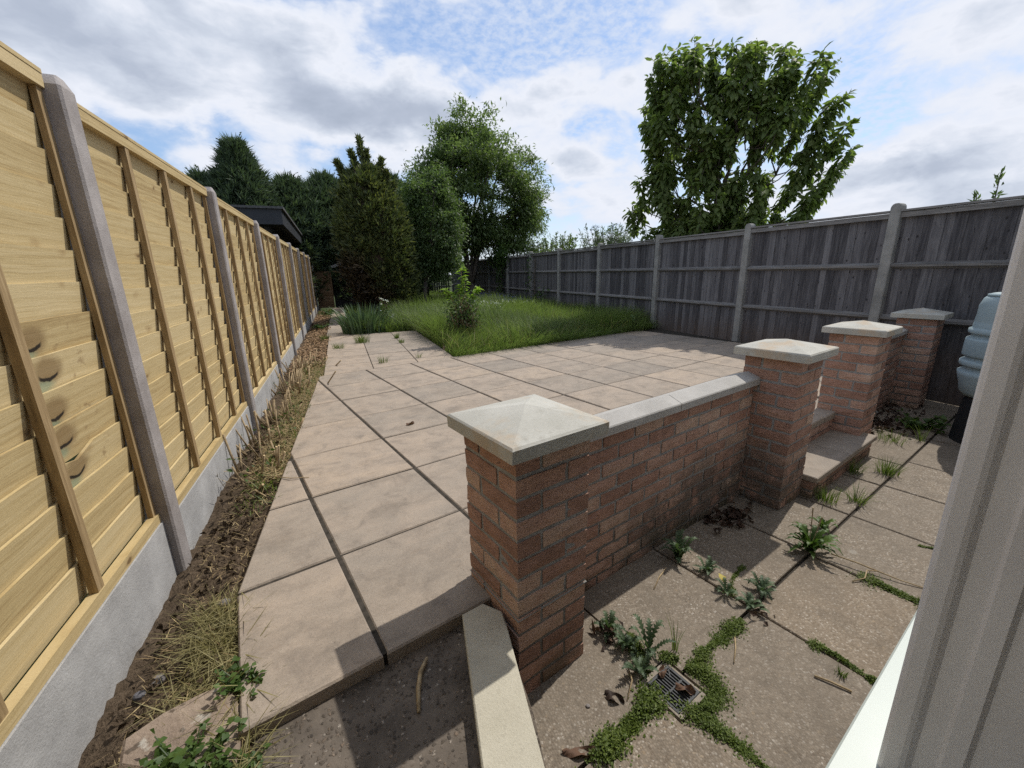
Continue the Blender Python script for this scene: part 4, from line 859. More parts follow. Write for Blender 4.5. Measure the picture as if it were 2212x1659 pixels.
# --- tall hedge conifers at the back
def leyland(x, y, h, r, n, label, spire=1.0, r0=.9):
    t = empty('conifer_tree', (x, y, -.1), 0, label, 'tree', 'dark conifers of the tall back hedge'); MB().tube([(0, 0, 0), (0, 0, h*.9)], [.14, .02], 6).build('trunk', M_bark, t)
    cl = Cloud(); tt = rng.random(n)**.8; z = .4+tt*(h-.5); pr = r*np.minimum(1, (1-tt)*spire+.03)**r0
    th = rng.uniform(0, 2*np.pi, n); rr = pr*rng.uniform(.40, 1.05, n)*(1+.20*np.sin(th*4+z*3)*np.sin(z*4+x)); C0 = np.stack([rr*np.cos(th), rr*np.sin(th), z], 1)
    up_ = .35+.7*tt; D = np.stack([np.cos(th), np.sin(th), up_], 1); L = rng.uniform(.30, .62, n)
    spray(cl, C0, D, L, 10, .042, .85, (.3, .9))
    for k in range(46):
        t_ = 1-.62*random.random()**1.6; zb = .4+t_*(h-.5)-.25; a = random.uniform(0, 6.28); rr_ = r*min(1, (1-t_)*spire+.03)**r0*random.uniform(.3, 1.0); k2 = 30; q = np.linspace(0, 1, k2); Lp = random.uniform(.45, .95); o = random.uniform(.1, .45)
        cr = np.stack([(rr_+o*q**1.5)*math.cos(a), (rr_+o*q**1.5)*math.sin(a), zb+Lp*q-.25*q**3*Lp], 1); slivers(cl, cr, np.stack([rng.normal(0, .8, k2), rng.normal(0, .8, k2), .55+0*q], 1), rdir(k2), .24*(1.12-q), np.full(k2, .04))
    tag(cl.build('crown', M_ley, t), kind='stuff'); return t
leyland(-5.3, 18.4, 4.75, 1.7, 2200, 'leftmost dark hedge conifer, its feathery tips just above the new fence', 2.6)
leyland(-3.9, 18.2, 4.6, 1.5, 2200, 'low dark hedge conifer at the left foot of the tall pointed one', 2.6)
leyland(-2.72, 17.9, 5.6, 1.8, 3400, 'tall pointed dark conifer rising above the rest of the back hedge', 1.5, .95)
leyland(-1.35, 18.9, 4.75, 1.6, 2600, 'dark hedge conifer directly right of the tall pointed one', 3.0, .8)
leyland(-.1, 19.3, 5.0, 1.6, 2800, 'dark hedge conifer rising left of the golden conifer above the shed roof', 3.0, .8)
leyland(1.2, 20.6, 5.5, 1.6, 2600, 'dark hedge conifer right behind the golden conifer top', 3.0, .8)
leyland(2.7, 21.2, 5.5, 1.6, 2600, 'dark hedge conifer between the golden conifer and the tall airy tree', 2.4, .8)
# --- shrubs beyond the right fence
def shrub(x, y, h, r, n, mt, label, L=.12, Wd=.03, name='shrub', cat='shrub', group=None, z0=-.06):
    t = empty(name, (x, y, z0), 0, label, cat, group); cl = Cloud(); w = MB()
    for k in range(n):
        a = random.uniform(0, 6.28); e = Vector((math.cos(a)*r*random.random(), math.sin(a)*r*random.random(), h*random.uniform(.6, 1.0))); b = e*.15; b.z = 0
        w.tube([b, b.lerp(e, .6)+Vector((0, 0, .05*h)), e], [.014, .009, .004], 4, False); q = 46; tt = rng.uniform(.35, 1, q)
        P = np.array(b)+tt[:, None]*np.array(e-b); D = rdir(q)*.9+np.array([0, 0, .35]); leaves(cl, P, D, rdir(q)+np.array([0, 0, .8]), rng.uniform(.7, 1.2, q)*L, rng.uniform(.8, 1.2, q)*Wd)
    w.build('stem', M_bark, t); tag(cl.build('foliage', mt, t), kind='stuff'); return t
b1 = shrub(7.7, 11.3, 2.6, 1.0, 170, M_budd, 'silvery buddleja-like shrub showing above the right fence, with drooping flower spikes', .15, .032)
w = Cloud()
for a, z, hh in ((-.5, 2.4, .35), (.15, 2.45, .3), (.6, 2.3, .4), (.75, 2.05, .3)):
    k = 40; q = np.linspace(0, 1, k); P = np.stack([a*.7+.25*q**2, -a*.7-.1*q, z+hh*q-.25*q**3], 1); leaves(w, P, rdir(k), rdir(k), np.full(k, .04), np.full(k, .02))
w.build('flower_spike', M_purple, b1)
shrub(7.3, 13.6, 2.5, .85, 110, M_ash, 'light green shrub above the right fence, left of the silvery shrub', .11, .045)
shrub(7.6, 15.6, 2.5, .9, 100, M_apple, 'darker green shrub above the right fence below the airy tree', .1, .05)
for k, (y, h, x) in enumerate(((2.88, 2.06, 7.2), (2.72, 2.26, 7.2), (2.56, 2.14, 7.2))):
    t = empty('sapling', (x, y, -.06), 0, ['short leafy sapling tip above the right fence, leftmost of the three tips', 'tallest leafy sapling tip above the right fence, middle of the three tips', 'leaning leafy sapling tip above the right fence, nearest the frame edge'][k], 'sapling', 'sapling tips over the right fence')
    m = MB().tube([(0, 0, 0), (.02, .02, h*.6), (0, (-.12 if k == 2 else .03), h)], [.02, .012, .004], 5); m.build('stem', M_bark, t); cl = Cloud(); q = 90
    tt = rng.uniform(.62, 1, q); P = np.stack([0*tt, (tt-.6)/.4*(-.12 if k == 2 else .03), tt*h], 1)+rng.normal(0, .012, (q, 3)); leaves(cl, P, rdir(q)*.7+np.array([0, 0, .7]), rdir(q), rng.uniform(.05, .1, q), rng.uniform(.018, .03, q)); cl.build('foliage', M_apple, t)
# --- ivy on the right fence
def ivy(y, pts, n, label):
    t = empty('ivy', (RFX-.02, y, 0), 0, label, 'ivy', 'ivy growing over the right fence'); cl = Cloud(); w = MB()
    for (dy, z, ry, rz_, m_) in pts:
        P = np.stack([-np.abs(rng.normal(.08, .09, m_)), dy+rng.normal(0, ry, m_), z+rng.normal(0, rz_, m_)], 1); leaves(cl, P, rdir(m_)*.8+np.array([-.3, 0, -.3]), rdir(m_)*.5+np.array([-1, 0, .6]), rng.uniform(.06, .12, m_), rng.uniform(.05, .08, m_))
    w.tube([(-.02, 0, 0), (-.03, .05, .8), (-.03, -.03, 1.6)], [.035, .03, .02], 6); w.build('stem', M_bark, t); tag(cl.build('foliage', M_ivy, t), kind='stuff')
ivy(16.0, [(0, 1.85, .42, .22, 620), (0, 1.5, .22, .25, 260), (.1, .9, .10, .4, 150), (0, .3, .08, .2, 40)], 0, 'ivy clump topping the right fence with a trailing dark stem')
ivy(20.6, [(0, 1.6, .7, .35, 520), (0, 1.1, .5, .3, 260)], 0, 'dark ivy mass hanging on the far right fence near the airy tree')
ivy(12.9, [(.35, 1.1, .05, .5, 70), (-.6, .45, .25, .15, 60)], 0, 'sparse ivy strands creeping up a right fence post')
# ------------------------------------------------------------------ lawn
def lawn_pts(n, x0, x1, y0, y1, test): 
    P = np.stack([rng.uniform(x0, x1, n), rng.uniform(y0, y1, n)], 1); return P[test(P)]
vfar = V0+7*PI_+.03
def in_lawn(P):
    x, y = P[:, 0], P[:, 1]; v = -x*sA+y*cA
    a = (v > vfar-.03)&(x > 1.44)&(x < RFX-.03)
    b = (y > 9.22)&(x > .16)&(x < RFX-.03); return a | b
gcl = Cloud()
for n, y0, y1, hmin, hmax, w in ((72000, 5.4, 9.2, .28, .64, .0095), (48000, 9.2, 14, .30, .64, .013), (22000, 14, 24, .2, .45, .018)):
    P2 = lawn_pts(n, .1, 6.1, y0, y1, in_lawn); n = len(P2); hn = .5+.5*np.sin(P2[:, 0]*2.2+1.3*np.sin(P2[:, 1]*1.4))*np.sin(P2[:, 1]*1.9+P2[:, 0]*.7)
    H = (hmin+(hmax-hmin)*rng.random(n)**1.4)*(.75+.5*hn); v = -P2[:, 0]*sA+P2[:, 1]*cA; H *= np.clip(.5+(v-vfar)*1.0, .5, 1)
    nearc = (P2[:, 0] > 1.2)&(P2[:, 0] < 2.8)&(P2[:, 1] > 7.6)&(P2[:, 1] < 11.5); H[nearc] *= 1.25; strip = (P2[:, 0] < 1.1)&(P2[:, 1] > 9.5); H[strip] *= .38
    ang = 2.2*np.sin(P2[:, 0]*1.3+P2[:, 1]*.9)+rng.normal(0, .9, n)+3.6; lean = np.stack([np.cos(ang), np.sin(ang), 0*ang], 1)*rng.uniform(.15, 1.0, n)[:, None]; ed = v-vfar < .16; lean[ed] = np.array([sA, -cA, 0])*rng.uniform(.4, 1.3, ed.sum())[:, None]+rng.normal(0, .3, (ed.sum(), 3))*np.array([1, 1, 0])
    blades(gcl, np.stack([P2[:, 0], P2[:, 1], np.full(n, -.06)], 1), H, rng.uniform(.7, 1.3, n)*w, lean, 3)
dcl = Cloud(); P2 = lawn_pts(5200, .3, 6.05, 5.6, 13, in_lawn); n = len(P2); P2 = P2[P2[:, 0] > 1.3]; n = len(P2); lean = rng.normal(0, .6, (n, 3))*np.array([1, 1, 0]); blades(dcl, np.stack([P2[:, 0], P2[:, 1], np.full(n, -.05)], 1), rng.uniform(.3, .6, n), rng.uniform(.005, .010, n), lean, 3); tag(dcl.build('dry_grass', M_dry), 'yellow flowering stems scattered through the long lawn grass', 'grass', kind='stuff')
tag(gcl.build('lawn_grass', M_grass), 'long unmown green grass filling the lawn', 'grass', kind='stuff')
tag(MB().prism([tuple(UV(u, v)[:2]) for u, v in ((1.9, vfar-.02), (7.0, vfar-.02), (9, 9), (4, 9))], -.3, -.055).build('lawn', M_turf), kind='structure')
lw = MB().box(1.46, 6.08, 6.6, 8.6, -.3, -.058).box(.1, 1.46, 9.2, 24, -.3, -.0585).build('lawn', M_turf); tag(lw, kind='structure')
# flowers in the lawn
def flowers(name, label, n, fx, fy, mt, h, sz, cat):
    cl = Cloud(); x = fx(n); y = fy(n); z = h*rng.uniform(.7, 1.15, n)
    for k in range(5): leaves(cl, np.stack([x, y, z], 1)+rng.normal(0, .012, (n, 3)), rdir(n), rdir(n)+np.array([0, 0, .5]), np.full(n, sz), np.full(n, sz*.6))
    tag(cl.build(name, mt), label, cat, kind='stuff')
flowers('bluebells', 'bluebells flowering along the foot of the right fence', 260, lambda n: rng.uniform(4.7, 5.9, n), lambda n: rng.uniform(12.3, 16.5, n), M_purple, .33, .045, 'flowers')
flowers('white_flowers', 'patch of small white flowers in the long grass', 70, lambda n: rng.normal(3.9, .5, n), lambda n: rng.normal(11.2, .35, n), M_wflower, .36, .04, 'flowers')
# --- iris clump
t = empty('iris_clump', (.40, 9.42, -.01), 0, 'clump of dark sword shaped iris leaves beside the path', 'plant')
cl = Cloud(); n = 230; a = rng.uniform(0, 6.28, n); rr = np.sqrt(rng.random(n)); P = np.stack([rr*np.cos(a)*.42, rr*np.sin(a)*.32, 0*a], 1); lean = np.stack([np.cos(a)*rr, np.sin(a)*rr, 0*a], 1)*rng.uniform(.2, .9, n)[:, None]
blades(cl, P, rng.uniform(.42, .72, n), rng.uniform(.03, .048, n), lean, 4); cl.build('leaves', M_iris, t)
# --- little white flowered weed by the conifer
t = empty('flowering_weed', (.88, 9.75, -.04), 0, 'spindly weed with tiny white flowers right of the iris clump', 'plant'); m = MB(); cl = Cloud(); fl = Cloud()
for k in range(12):
    e = Vector((random.gauss(0, .12), random.gauss(0, .1), random.uniform(.3, .75))); m.tube([(0, 0, 0), e*.5+Vector((0, 0, .05)), e], [.006, .004, .003], 4, False); q = 16; tt = rng.uniform(.1, .9, q); leaves(cl, tt[:, None]*np.array(e), rdir(q), rdir(q)+np.array([0, 0, 1]), rng.uniform(.05, .10, q), rng.uniform(.03, .05, q))
    leaves(fl, np.array(e)+rng.normal(0, .01, (6, 3)), rdir(6), rdir(6), np.full(6, .03), np.full(6, .025))
m.build('stems', M_stem, t); cl.build('leaves', M_weed, t); fl.build('flowers', M_wflower, t)
# --- rose bush in the lawn with bricks at its foot
t = empty('rose_bush', (1.93, 7.0, -.05), 0, 'straggly rose bush with a bright green top shoot at the lawn edge', 'shrub'); m = MB(); cl = Cloud(); dd = Cloud(); br = Cloud()
for k in range(26):
    e = Vector((random.gauss(0, .17), random.gauss(0, .15), random.uniform(.45, .98))); m.tube(limb((random.gauss(0, .05), random.gauss(0, .05), 0), e, 4, .15), [.011, .009, .007, .005, .003], 4, False)
    q = 85; tt = rng.uniform(.12, 1, q); P = tt[:, None]*np.array(e)+rng.normal(0, .065, (q, 3)); leaves(cl, P, rdir(q), rdir(q)+np.array([0, 0, .8]), rng.uniform(.035, .07, q), rng.uniform(.022, .04, q))
    q = 45; tt = rng.uniform(.05, .75, q); P = tt[:, None]*np.array(e)+rng.normal(0, .075, (q, 3)); slivers(dd, P, rdir(q), rdir(q), rng.uniform(.05, .15, q), rng.uniform(.006, .02, q))
for sx, zt, rr in ((0, 1.33, 1), (-.30, .98, .8), (.28, 1.0, .8), (0.06, 1.15, .5)):
    m.tube([(0, 0, .5), (sx*.5, 0, .75), (sx, .02, zt)], [.009, .007, .003], 5); q = int(44*rr); tt = rng.uniform(.35, 1.0, q); P = np.stack([sx*tt, rng.normal(0, .02, q), .6+(zt-.6)*tt], 1)
    leaves(br, P, rdir(q)*np.array([1, 1, .25])+np.array([0, 0, .15]), rdir(q)*.3+np.array([0, 0, 1.]), rng.uniform(.09, .14, q), rng.uniform(.045, .07, q))
m.build('stems', M_stem, t); cl.build('leaves', M_rose, t); tag(dd.build('dry_stems', M_rosedead, t), kind='stuff'); br.build('fresh_leaves', M_bright, t)
def loose_brick(x, y, rz, label, l=.42):
    tag(MB().prism([(-l/2, -.05), (l/2, -.05), (l/2, .05), (-l/2, .05)], 0, .06, .006).build('edging_stone', M_chunk, loc=(x, y, -.01), rot=(0, .02, rz)), label, 'stone', 'stones at the foot of the rose')
loose_brick(1.66, 6.58, .13, 'long flat edging stone in grass at the left foot of the rose bush'); loose_brick(1.97, 6.68, -.5, 'short edging stone set askew at the right foot of the rose bush', .2)
# ------------------------------------------------------------------ soil bed litter and cut shrubs
def strips(name, label, n, fx, fy, fz, mt, L, Wd, cat, flat=.25):
    cl = Cloud(); x, y = fx(n), fy(n); D = rdir(n)*np.array([1, 1, flat]); slivers(cl, np.stack([x, y, fz(x, y)], 1), D, rdir(n)*.4+np.array([0, 0, 1.]), rng.uniform(*L, n), rng.uniform(*Wd, n)); tag(cl.build(name, mt), label, cat, kind='stuff')
edgev = np.vectorize(patio_edge)
def bedz(x, y): t_ = np.clip((x+.9)/(edgev(y)+.9), 0, 1); return -.115+.085*t_**1.5+rng.uniform(0, .03, len(x))
def bedx(ys, a, b): return -.78+(edgev(ys)-.01+.78)*rng.uniform(a, b, len(ys))
ycache = {}
def bed(n, y0, y1, a=0., b=1.0, p=1.0):
    y = y0+(y1-y0)*rng.random(n)**p; x = bedx(y, a, b); ycache['y'] = y; return x
for nm, lab, n, y0, y1, a, b, mt, L, Wd in (
    ('straw_clippings', 'dry straw clippings strewn over the middle of the soil bed', 9000, 2.75, 6.6, .30, 1.0, M_straw, (.02, .10), (.0018, .0045)),
    ('straw_clippings', 'sparse straw bits on the dark soil at the near end of the bed', 800, .8, 2.9, .1, 1.0, M_straw, (.015, .07), (.0015, .003)),
    ('bark_chips', 'brown bark chips covering the far part of the soil bed', 5500, 6.2, 17, .0, 1.0, M_bark_chip, (.03, .07), (.012, .03)),
    ('yellow_clippings', 'yellowing cut grass heaped at the near end of the bed', 2000, .75, 1.7, .45, 1.04, M_dry, (.05, .16), (.0016, .0036)),
    ('bed_weeds', 'thin green weeds among the clippings of the soil bed', 2200, 2.4, 6.6, .40, 1.0, M_tuft, (.03, .09), (.003, .006))):
    cl = Cloud(); x = bed(n, y0, y1, a, b); y = ycache['y']; D = rdir(n)*np.array([1, 1, .3 if nm != 'bed_weeds' else 1.]); slivers(cl, np.stack([x, y, bedz(x, y)], 1), D, rdir(n)*.4+np.array([0, 0, 1.]), rng.uniform(*L, n), rng.uniform(*Wd, n)); tag(cl.build(nm, mt), lab, 'litter', kind='stuff')
# clods of earth
cl = Cloud(); n = 900; x = bed(n, .8, 4.5, 0, .8); y = ycache['y']; leaves(cl, np.stack([x, y, bedz(x, y)], 1), rdir(n), rdir(n), rng.uniform(.015, .04, n), rng.uniform(.015, .035, n)); tag(cl.build('soil_crumbs', M_soil), 'crumbs of dark earth on the near soil bed', 'soil', kind='stuff')
def stump(x, y, n, h, label, sp=.09):
    t = empty('cut_shrub', (x, y, -.11), 0, label, 'cut shrub', 'cut back shrubs in the soil bed'); dead = Cloud(); gl = Cloud()
    for k in range(n):
        b = Vector((random.gauss(0, sp), random.gauss(0, sp*1.3), 0)); e = b*1.5+Vector((random.gauss(0, .03), random.gauss(0, .03), h*random.uniform(.4, 1))); r = random.uniform(.005, .010)
        sm = MB().tube([b, b.lerp(e, .5)+Vector((random.gauss(0, .01), random.gauss(0, .01), 0)), e], [r*1.2, r, r*.9], 6).build('stem', M_stem, t, True); d_ = (e-b).normalized(); MB().tube([e, e+d_*.003], [r*.88, r*.82], 6).build('cut_end', M_cutend, sm)
    q = 60; P = rng.normal(0, 1, (q, 3))*np.array([sp, sp*1.4, .02])+np.array([0, 0, .05]); slivers(dead, P, rdir(q)+np.array([0, 0, .7]), rdir(q), rng.uniform(.05, .16, q), rng.uniform(.003, .006, q)); tag(dead.build('twigs', M_twig, t), kind='stuff')
    q = 34; P = rng.normal(0, 1, (q, 3))*np.array([sp, sp*1.4, .05])+np.array([0.02, 0, .07]); leaves(gl, P, rdir(q), rdir(q)+np.array([0, 0, 1.]), rng.uniform(.02, .045, q), rng.uniform(.012, .025, q)); tag(gl.build('leaves', M_weed, t), kind='stuff')
stump(-.67, 2.98, 11, .30, 'nearest cut back shrub in the soil bed, a few thick pale tipped stems')
stump(-.66, 3.55, 15, .32, 'second cut back shrub from the camera, tallest stubs, by the fence post')
stump(-.64, 4.1, 14, .26, 'third cut back shrub from the camera, brown twiggy stubs')
stump(-.64, 5.2, 34, .28, 'dense bundle of cut stems, fourth in the row along the fence', .11)
stump(-.60, 6.3, 40, .26, 'farthest and widest bundle of cut stems before the bark chips', .13)
def stick(name, pts, r, mt, label, cat='twig', group=None): return tag(MB().tube(pts, r, 6).build(name, mt, None, True), label, cat, group)
stick('twig', [(-.70, 2.62, -.07), (-.60, 2.66, -.045), (-.52, 2.50, -.02)], [.007, .006, .004], M_twig, 'pale crooked stem lying across the dark soil near the nearest cut shrub')
stick('twig', [(-.56, 2.75, .0), (-.40, 2.62, .012), (-.30, 2.60, .006)], [.004, .003, .002], M_twig, 'thin brown stalk reaching from the soil onto the paving')
stick('twig', [(.130, 1.128, -.040), (.102, 1.085, -.036), (.085, 1.03, -.038), (.075, .965, -.044)], [.006, .007, .007, .005], M_twig, 'pale curved twig on the pebbled concrete below the patio edge')
stick('twig', [(1.519, .733, LZ+.006), (1.55, .69, LZ+.008), (1.581, .639, LZ+.006)], [.004, .004, .004], M_twig, 'short straight stick on the slab near the doorway sill')
stick('twig', [(1.394, .982, LZ+.004), (1.35, .94, LZ+.004), (1.285, .892, LZ+.006)], [.003, .003, .002], M_twig, 'thin pale straw right of the drain')
stick('twig', [(1.42, 1.427, LZ+.006), (1.34, 1.385, LZ+.01), (1.265, 1.335, LZ+.004)], [.002, .003, .003], M_twig, 'thin tan stalk on the slab in front of the low wall')
stick('twig', [(2.284, 1.146, LZ+.03), (2.33, 1.05, LZ+.03), (2.372, .973, LZ+.02), (2.41, .90, LZ+.012), (2.47, .82, LZ+.004)], [.004, .004, .004, .003, .003], M_twig, 'long pale dry stalk running from the dandelion towards the doorway')
stick('twig', [(2.20, .99, LZ+.006), (2.27, .975, LZ+.012), (2.33, 1.0, LZ+.02), (2.372, .973, LZ+.02)], [.003, .003, .003, .003], M_twig, 'hooked pale stalk joining the long dry stalk by the doorway')
stick('twig', [(.875, 1.03, LZ+.03), (.86, .98, LZ+.02), (.80, .93, LZ+.004)], [.003, .003, .002], M_twig, 'brown stem leaning on the slab left of the drain')
def pebble(x, y, z, r, label, sq=.6):
    m = MB(); bm = bmesh.new(); bmesh.ops.create_icosphere(bm, subdivisions=2, radius=r)
    for v in bm.verts: v.co *= 1+random.uniform(-.12, .12); v.co.z *= sq
    me_ = bpy.data.meshes.new('pebble'); bm.to_mesh(me_); bm.free(); me_.materials.append(M_peb); tag(link('pebble', me_, None, (x, y, z)), label, 'pebble')
pebble(-.735, 1.40, -.09, .017, 'bluish pebble at the foot of the near gravel board'); pebble(-.70, 1.44, -.09, .022, 'dark grey stone next to the bluish pebble')
pebble(-.555, 1.68, -.04, .022, 'pale grey stone among grass at the patio edge near the first post'); pebble(.66, .97, LZ+.006, .008, 'white pebble on the lower slab beside the loose coping stone')
# loose broken slab at lower left
bs = MB(); pl_ = [(-.452, 1.258), (-.405, 1.17), (-.385, 1.06), (-.378, .995), (-.44, 1.01), (-.58, 1.05), (-.655, 1.09), (-.672, 1.165), (-.60, 1.215), (-.52, 1.245)]
c = (-.52, 1.13)
ob = MB().prism([(x-c[0], y-c[1]) for x, y in pl_], -.07, 0, .008).build('broken_slab', M_chunk, loc=(c[0], c[1], -.005), rot=(.03, .06, 0)); tag(ob, 'broken reddish stone slab lying in weeds at the lower left', 'stone slab')
# leafy weeds near it
def leafy(x, y, z, n, r, h, L, label, mt=M_weed, group='leafy weeds', name='weed', Wr=.6):
    t = empty(name, (x, y, z), 0, label, 'weed', group); cl = Cloud(); m = MB()
    for k in range(n):
        e = Vector((random.gauss(0, r), random.gauss(0, r), h*random.uniform(.4, 1))); m.tube([(0, 0, 0), e*.6+Vector((0, 0, .01)), e], [.0025, .002, .0015], 4, False); q = 8; tt = rng.uniform(.5, 1.05, q); P = tt[:, None]*np.array(e)+rng.normal(0, .006, (q, 3)); leaves(cl, P, rdir(q)*np.array([1, 1, .5]), rdir(q)*.4+np.array([0, 0, 1.]), rng.uniform(.6, 1.1, q)*L, rng.uniform(.8, 1.1, q)*L*Wr*1.25, fold=.08)
    m.build('stems', mt, t); cl.build('leaves', mt, t); return t
leafy(-.405, 1.235, -.05, 26, .035, .085, .024, 'leafy green weed tucked between the broken slab and the patio edge')
leafy(-.49, 1.01, -.05, 48, .05, .10, .028, 'large leafy weed spreading in front of the broken slab at the bottom edge')
leafy(-.64, 1.03, -.06, 26, .04, .08, .026, 'leafy weed left of the broken slab by the gravel board')
leafy(-.40, .97, -.05, 20, .03, .05, .024, 'small leafy weed at the corner of the broken slab and concrete')
leafy(5.6, 7.35, -.05, 60, .17, .36, .09, 'nettle-like dark weed clump against the right fence at the patio corner')
leafy(5.0, 2.0, LZ, 22, .10, .14, .06, 'low leafy weed in shade in front of the water butt')
leafy(-.45, 14.6, -.06, 26, .16, .2, .10, 'dandelion-like weed clump by the far fence panels beside the path', Wr=.35)
leafy(-.52, 11.2, -.07, 16, .12, .12, .07, 'small green weed in the bark chips by the fence')
# grass tufts
def tuft(x, y, z, n, h, label, r=.03, w=.004, mt=None, lean=.6, el=1.0, group='grass tufts'):
    t = empty('grass_tuft', (x, y, z), 0, label, 'grass tuft', group); cl = Cloud(); a = rng.uniform(0, 6.28, n); rr = rng.random(n)
    P = np.stack([rr*np.cos(a)*r*el, rr*np.sin(a)*r, 0*a], 1); ln = np.stack([np.cos(a), np.sin(a), 0*a], 1)*(rng.uniform(.2, 1.2, n)*lean)[:, None]; blades(cl, P, rng.uniform(.5, 1, n)*h, rng.uniform(.7, 1.3, n)*w, ln, 4); cl.build('blades', mt or M_tuft, t); return t
tuft(4.42, 1.93, LZ, 80, .13, 'thin grass tuft in the slab joint right of the third pillar', .10, el=1.6)
tuft(4.64, 1.84, LZ, 26, .20, 'upright grass tuft at the far joint crossing near the shade', .03)
tuft(3.67, 1.60, LZ, 150, .15, 'thick green grass tuft in the joint in front of the steps', .07)
tuft(3.46, 1.72, LZ, 90, .15, 'shaded grass tuft against the brick riser of the lower step', .07, lean=.8)
tuft(2.86, 1.53, LZ, 110, .13, 'grass tuft in the joint in front of the second pillar', .06, el=1.3)
tuft(3.02, 1.44, LZ, 60, .16, 'flattened grass sprawling right of the second pillar tuft', .05, lean=1.2)
tuft(1.114, 1.027, LZ, 8, .22, 'single tall grass stalk beside the thistles near the drain', .012, lean=.25)
tuft(.28, 7.95, 0, 260, .20, 'bushy grass tuft in the middle joint of the path paving', .13); tuft(-.12, 7.5, 0, 110, .13, 'small grass tuft at the left of the path paving', .10)
tuft(.46, 5.93, 0, 60, .14, 'sparse grass tuft where the path meets the patio', .07); tuft(.92, 8.2, 0, 140, .13, 'grass line in the right joint of the path paving', .05, el=1); tuft(.93, 7.6, 0, 90, .10, 'small grass tuft farther down the right path joint', .05)
tuft(.97, 6.08, 0, 36, .10, 'tiny grass tuft by the lawn corner of the path', .05); tuft(.88, 9.15, 0, 120, .15, 'grass tuft at the end of the right path joint', .06); tuft(-.57, 1.66, -.07, 90, .10, 'yellowing clump of cut grass beside the first concrete post', .08, .0035, M_dry, 1.3)
tuft(-.52, 1.48, -.06, 70, .13, 'yellow green grass clump hanging over the patio edge', .06, .0035, M_dry, 1.4); tuft(-.70, 1.02, -.09, 60, .13, 'yellow grass clump against the near gravel board', .06, .0035, M_dry)
tuft(-.36, 9.0, -.05, 120, .15, 'green grass along the path edge beside the bark', .09); tuft(-.34, 11.5, -.05, 120, .16, 'grass fringe on the path edge farther along the bark', .12)
tuft(1.62, .70, LZ, 30, .04, 'tiny grass sprig in the joint by the doorway', .02)
tuft(5.5, 6.9, -.04, 200, .42, 'tall dark grass clump where the lawn meets the right fence', .22, .006, M_grass, .5)
# thistles and dandelion
def lobed(cl, base, ang, L, Wd, rise, droop, lobes, depth):
    """toothed leaf: midrib strip with triangular lobes"""
    d = np.array([math.cos(ang), math.sin(ang), 0]); s = np.array([-d[1], d[0], 0]); V = []; n = lobes*2+1
    for i in range(n+1):
        t_ = i/n; c = np.array(base)+d*L*t_+np.array([0, 0, 1.])*(rise*math.sin(t_*math.pi*.62)-droop*t_*t_); w = Wd*math.sin(math.pi*min(1, .16+t_*.84))**.8*(1 if i % 2 else depth)
        if i == n: w = 0.001
        V += [c-s*w*.5+np.array([0, 0, w*.18]), c, c+s*w*.5+np.array([0, 0, w*.18])]
        if i % 2: V[-3] = V[-3]+d*L*.035; V[-1] = V[-1]+d*L*.035
    Fc = []
    for i in range(n):
        a = 3*i; Fc += [(a, a+1, a+4), (a, a+4, a+3), (a+1, a+2, a+5), (a+1, a+5, a+4)]
    cl.add(np.array(V), np.array(Fc), np.full(len(V), random.random()))
def rosette(name, x, y, n, L, Wd, label, mt, cat, lobes=9, depth=.30, rise=.05, group=None, a0=0, a1=6.28):
    if cat == 'thistle': L *= .68; Wd *= .62; n = int(n*1.35); rise *= .8
    t = empty(name, (x, y, LZ), 0, label, cat, group)
    for k in range(n):
        cl = Cloud(); lobed(cl, (random.gauss(0, .008), random.gauss(0, .008), .004+.002*(k % 4)), a0+(a1-a0)*(k+random.random()*.7)/n, L*random.uniform(.6, 1.1), Wd*random.uniform(.8, 1.15), rise*random.uniform(.5, 1.5), random.uniform(0, .04), lobes, depth); cl.build('leaf', mt, t)
    return t
TG = 'thistles in the paving joints'
rosette('thistle', 1.53, 1.46, 14, .15, .055, 'big dark thistle against the shaded foot of the low wall', M_thistle, 'thistle', group=TG, rise=.12)
rosette('thistle', 1.60, 1.33, 9, .10, .045, 'thistle seedling in the joint just in front of the big dark thistle', M_thistle, 'thistle', group=TG, rise=.06)
rosette('thistle', .92, 1.215, 10, .10, .05, 'pale thistle at the right foot of the nearest pillar', M_thistle, 'thistle', group=TG, rise=.08)
rosette('thistle', .935, 1.12, 10, .11, .05, 'spreading thistle between the pillar foot and the drain', M_thistle, 'thistle', group=TG, rise=.06)
rosette('thistle', 1.01, 1.07, 7, .14, .055, 'upright thistle with one long pale leaf above the drain', M_thistle, 'thistle', group=TG, rise=.13)
rosette('thistle', .915, 1.01, 8, .11, .05, 'thistle overhanging the left rim of the drain', M_thistle, 'thistle', group=TG, rise=.05)
rosette('thistle', 1.56, 1.18, 8, .09, .04, 'small thistle with a yellowed leaf in the joint', M_thistle, 'thistle', group=TG, rise=.05)
rosette('thistle', 1.60, 1.07, 11, .10, .045, 'flat thistle on the joint crossing between four slabs', M_thistle, 'thistle', group=TG, rise=.04)
rosette('thistle', 1.73, 1.12, 12, .11, .05, 'bushy thistle on the joint right of the crossing', M_thistle, 'thistle', group=TG, rise=.06)
dn = rosette('dandelion', 2.24, 1.23, 34, .14, .035, 'bushy green dandelion with seed stalks on the lower paving', M_weed, 'dandelion', 5, .55, .09)
for dx_, dy_, hh in ((0, .01, .26), (.02, -.01, .22)): MB().tube([(0, 0, 0), (dx_*.5, dy_, hh*.5), (dx_, dy_*2, hh)], [.002, .002, .0035], 5).build('stalk', M_stem, dn)
rosette('dandelion', 2.52, 1.33, 12, .08, .035, 'small leafy weed in the joint beyond the dandelion', M_weed, 'dandelion', 4, .6, .06)
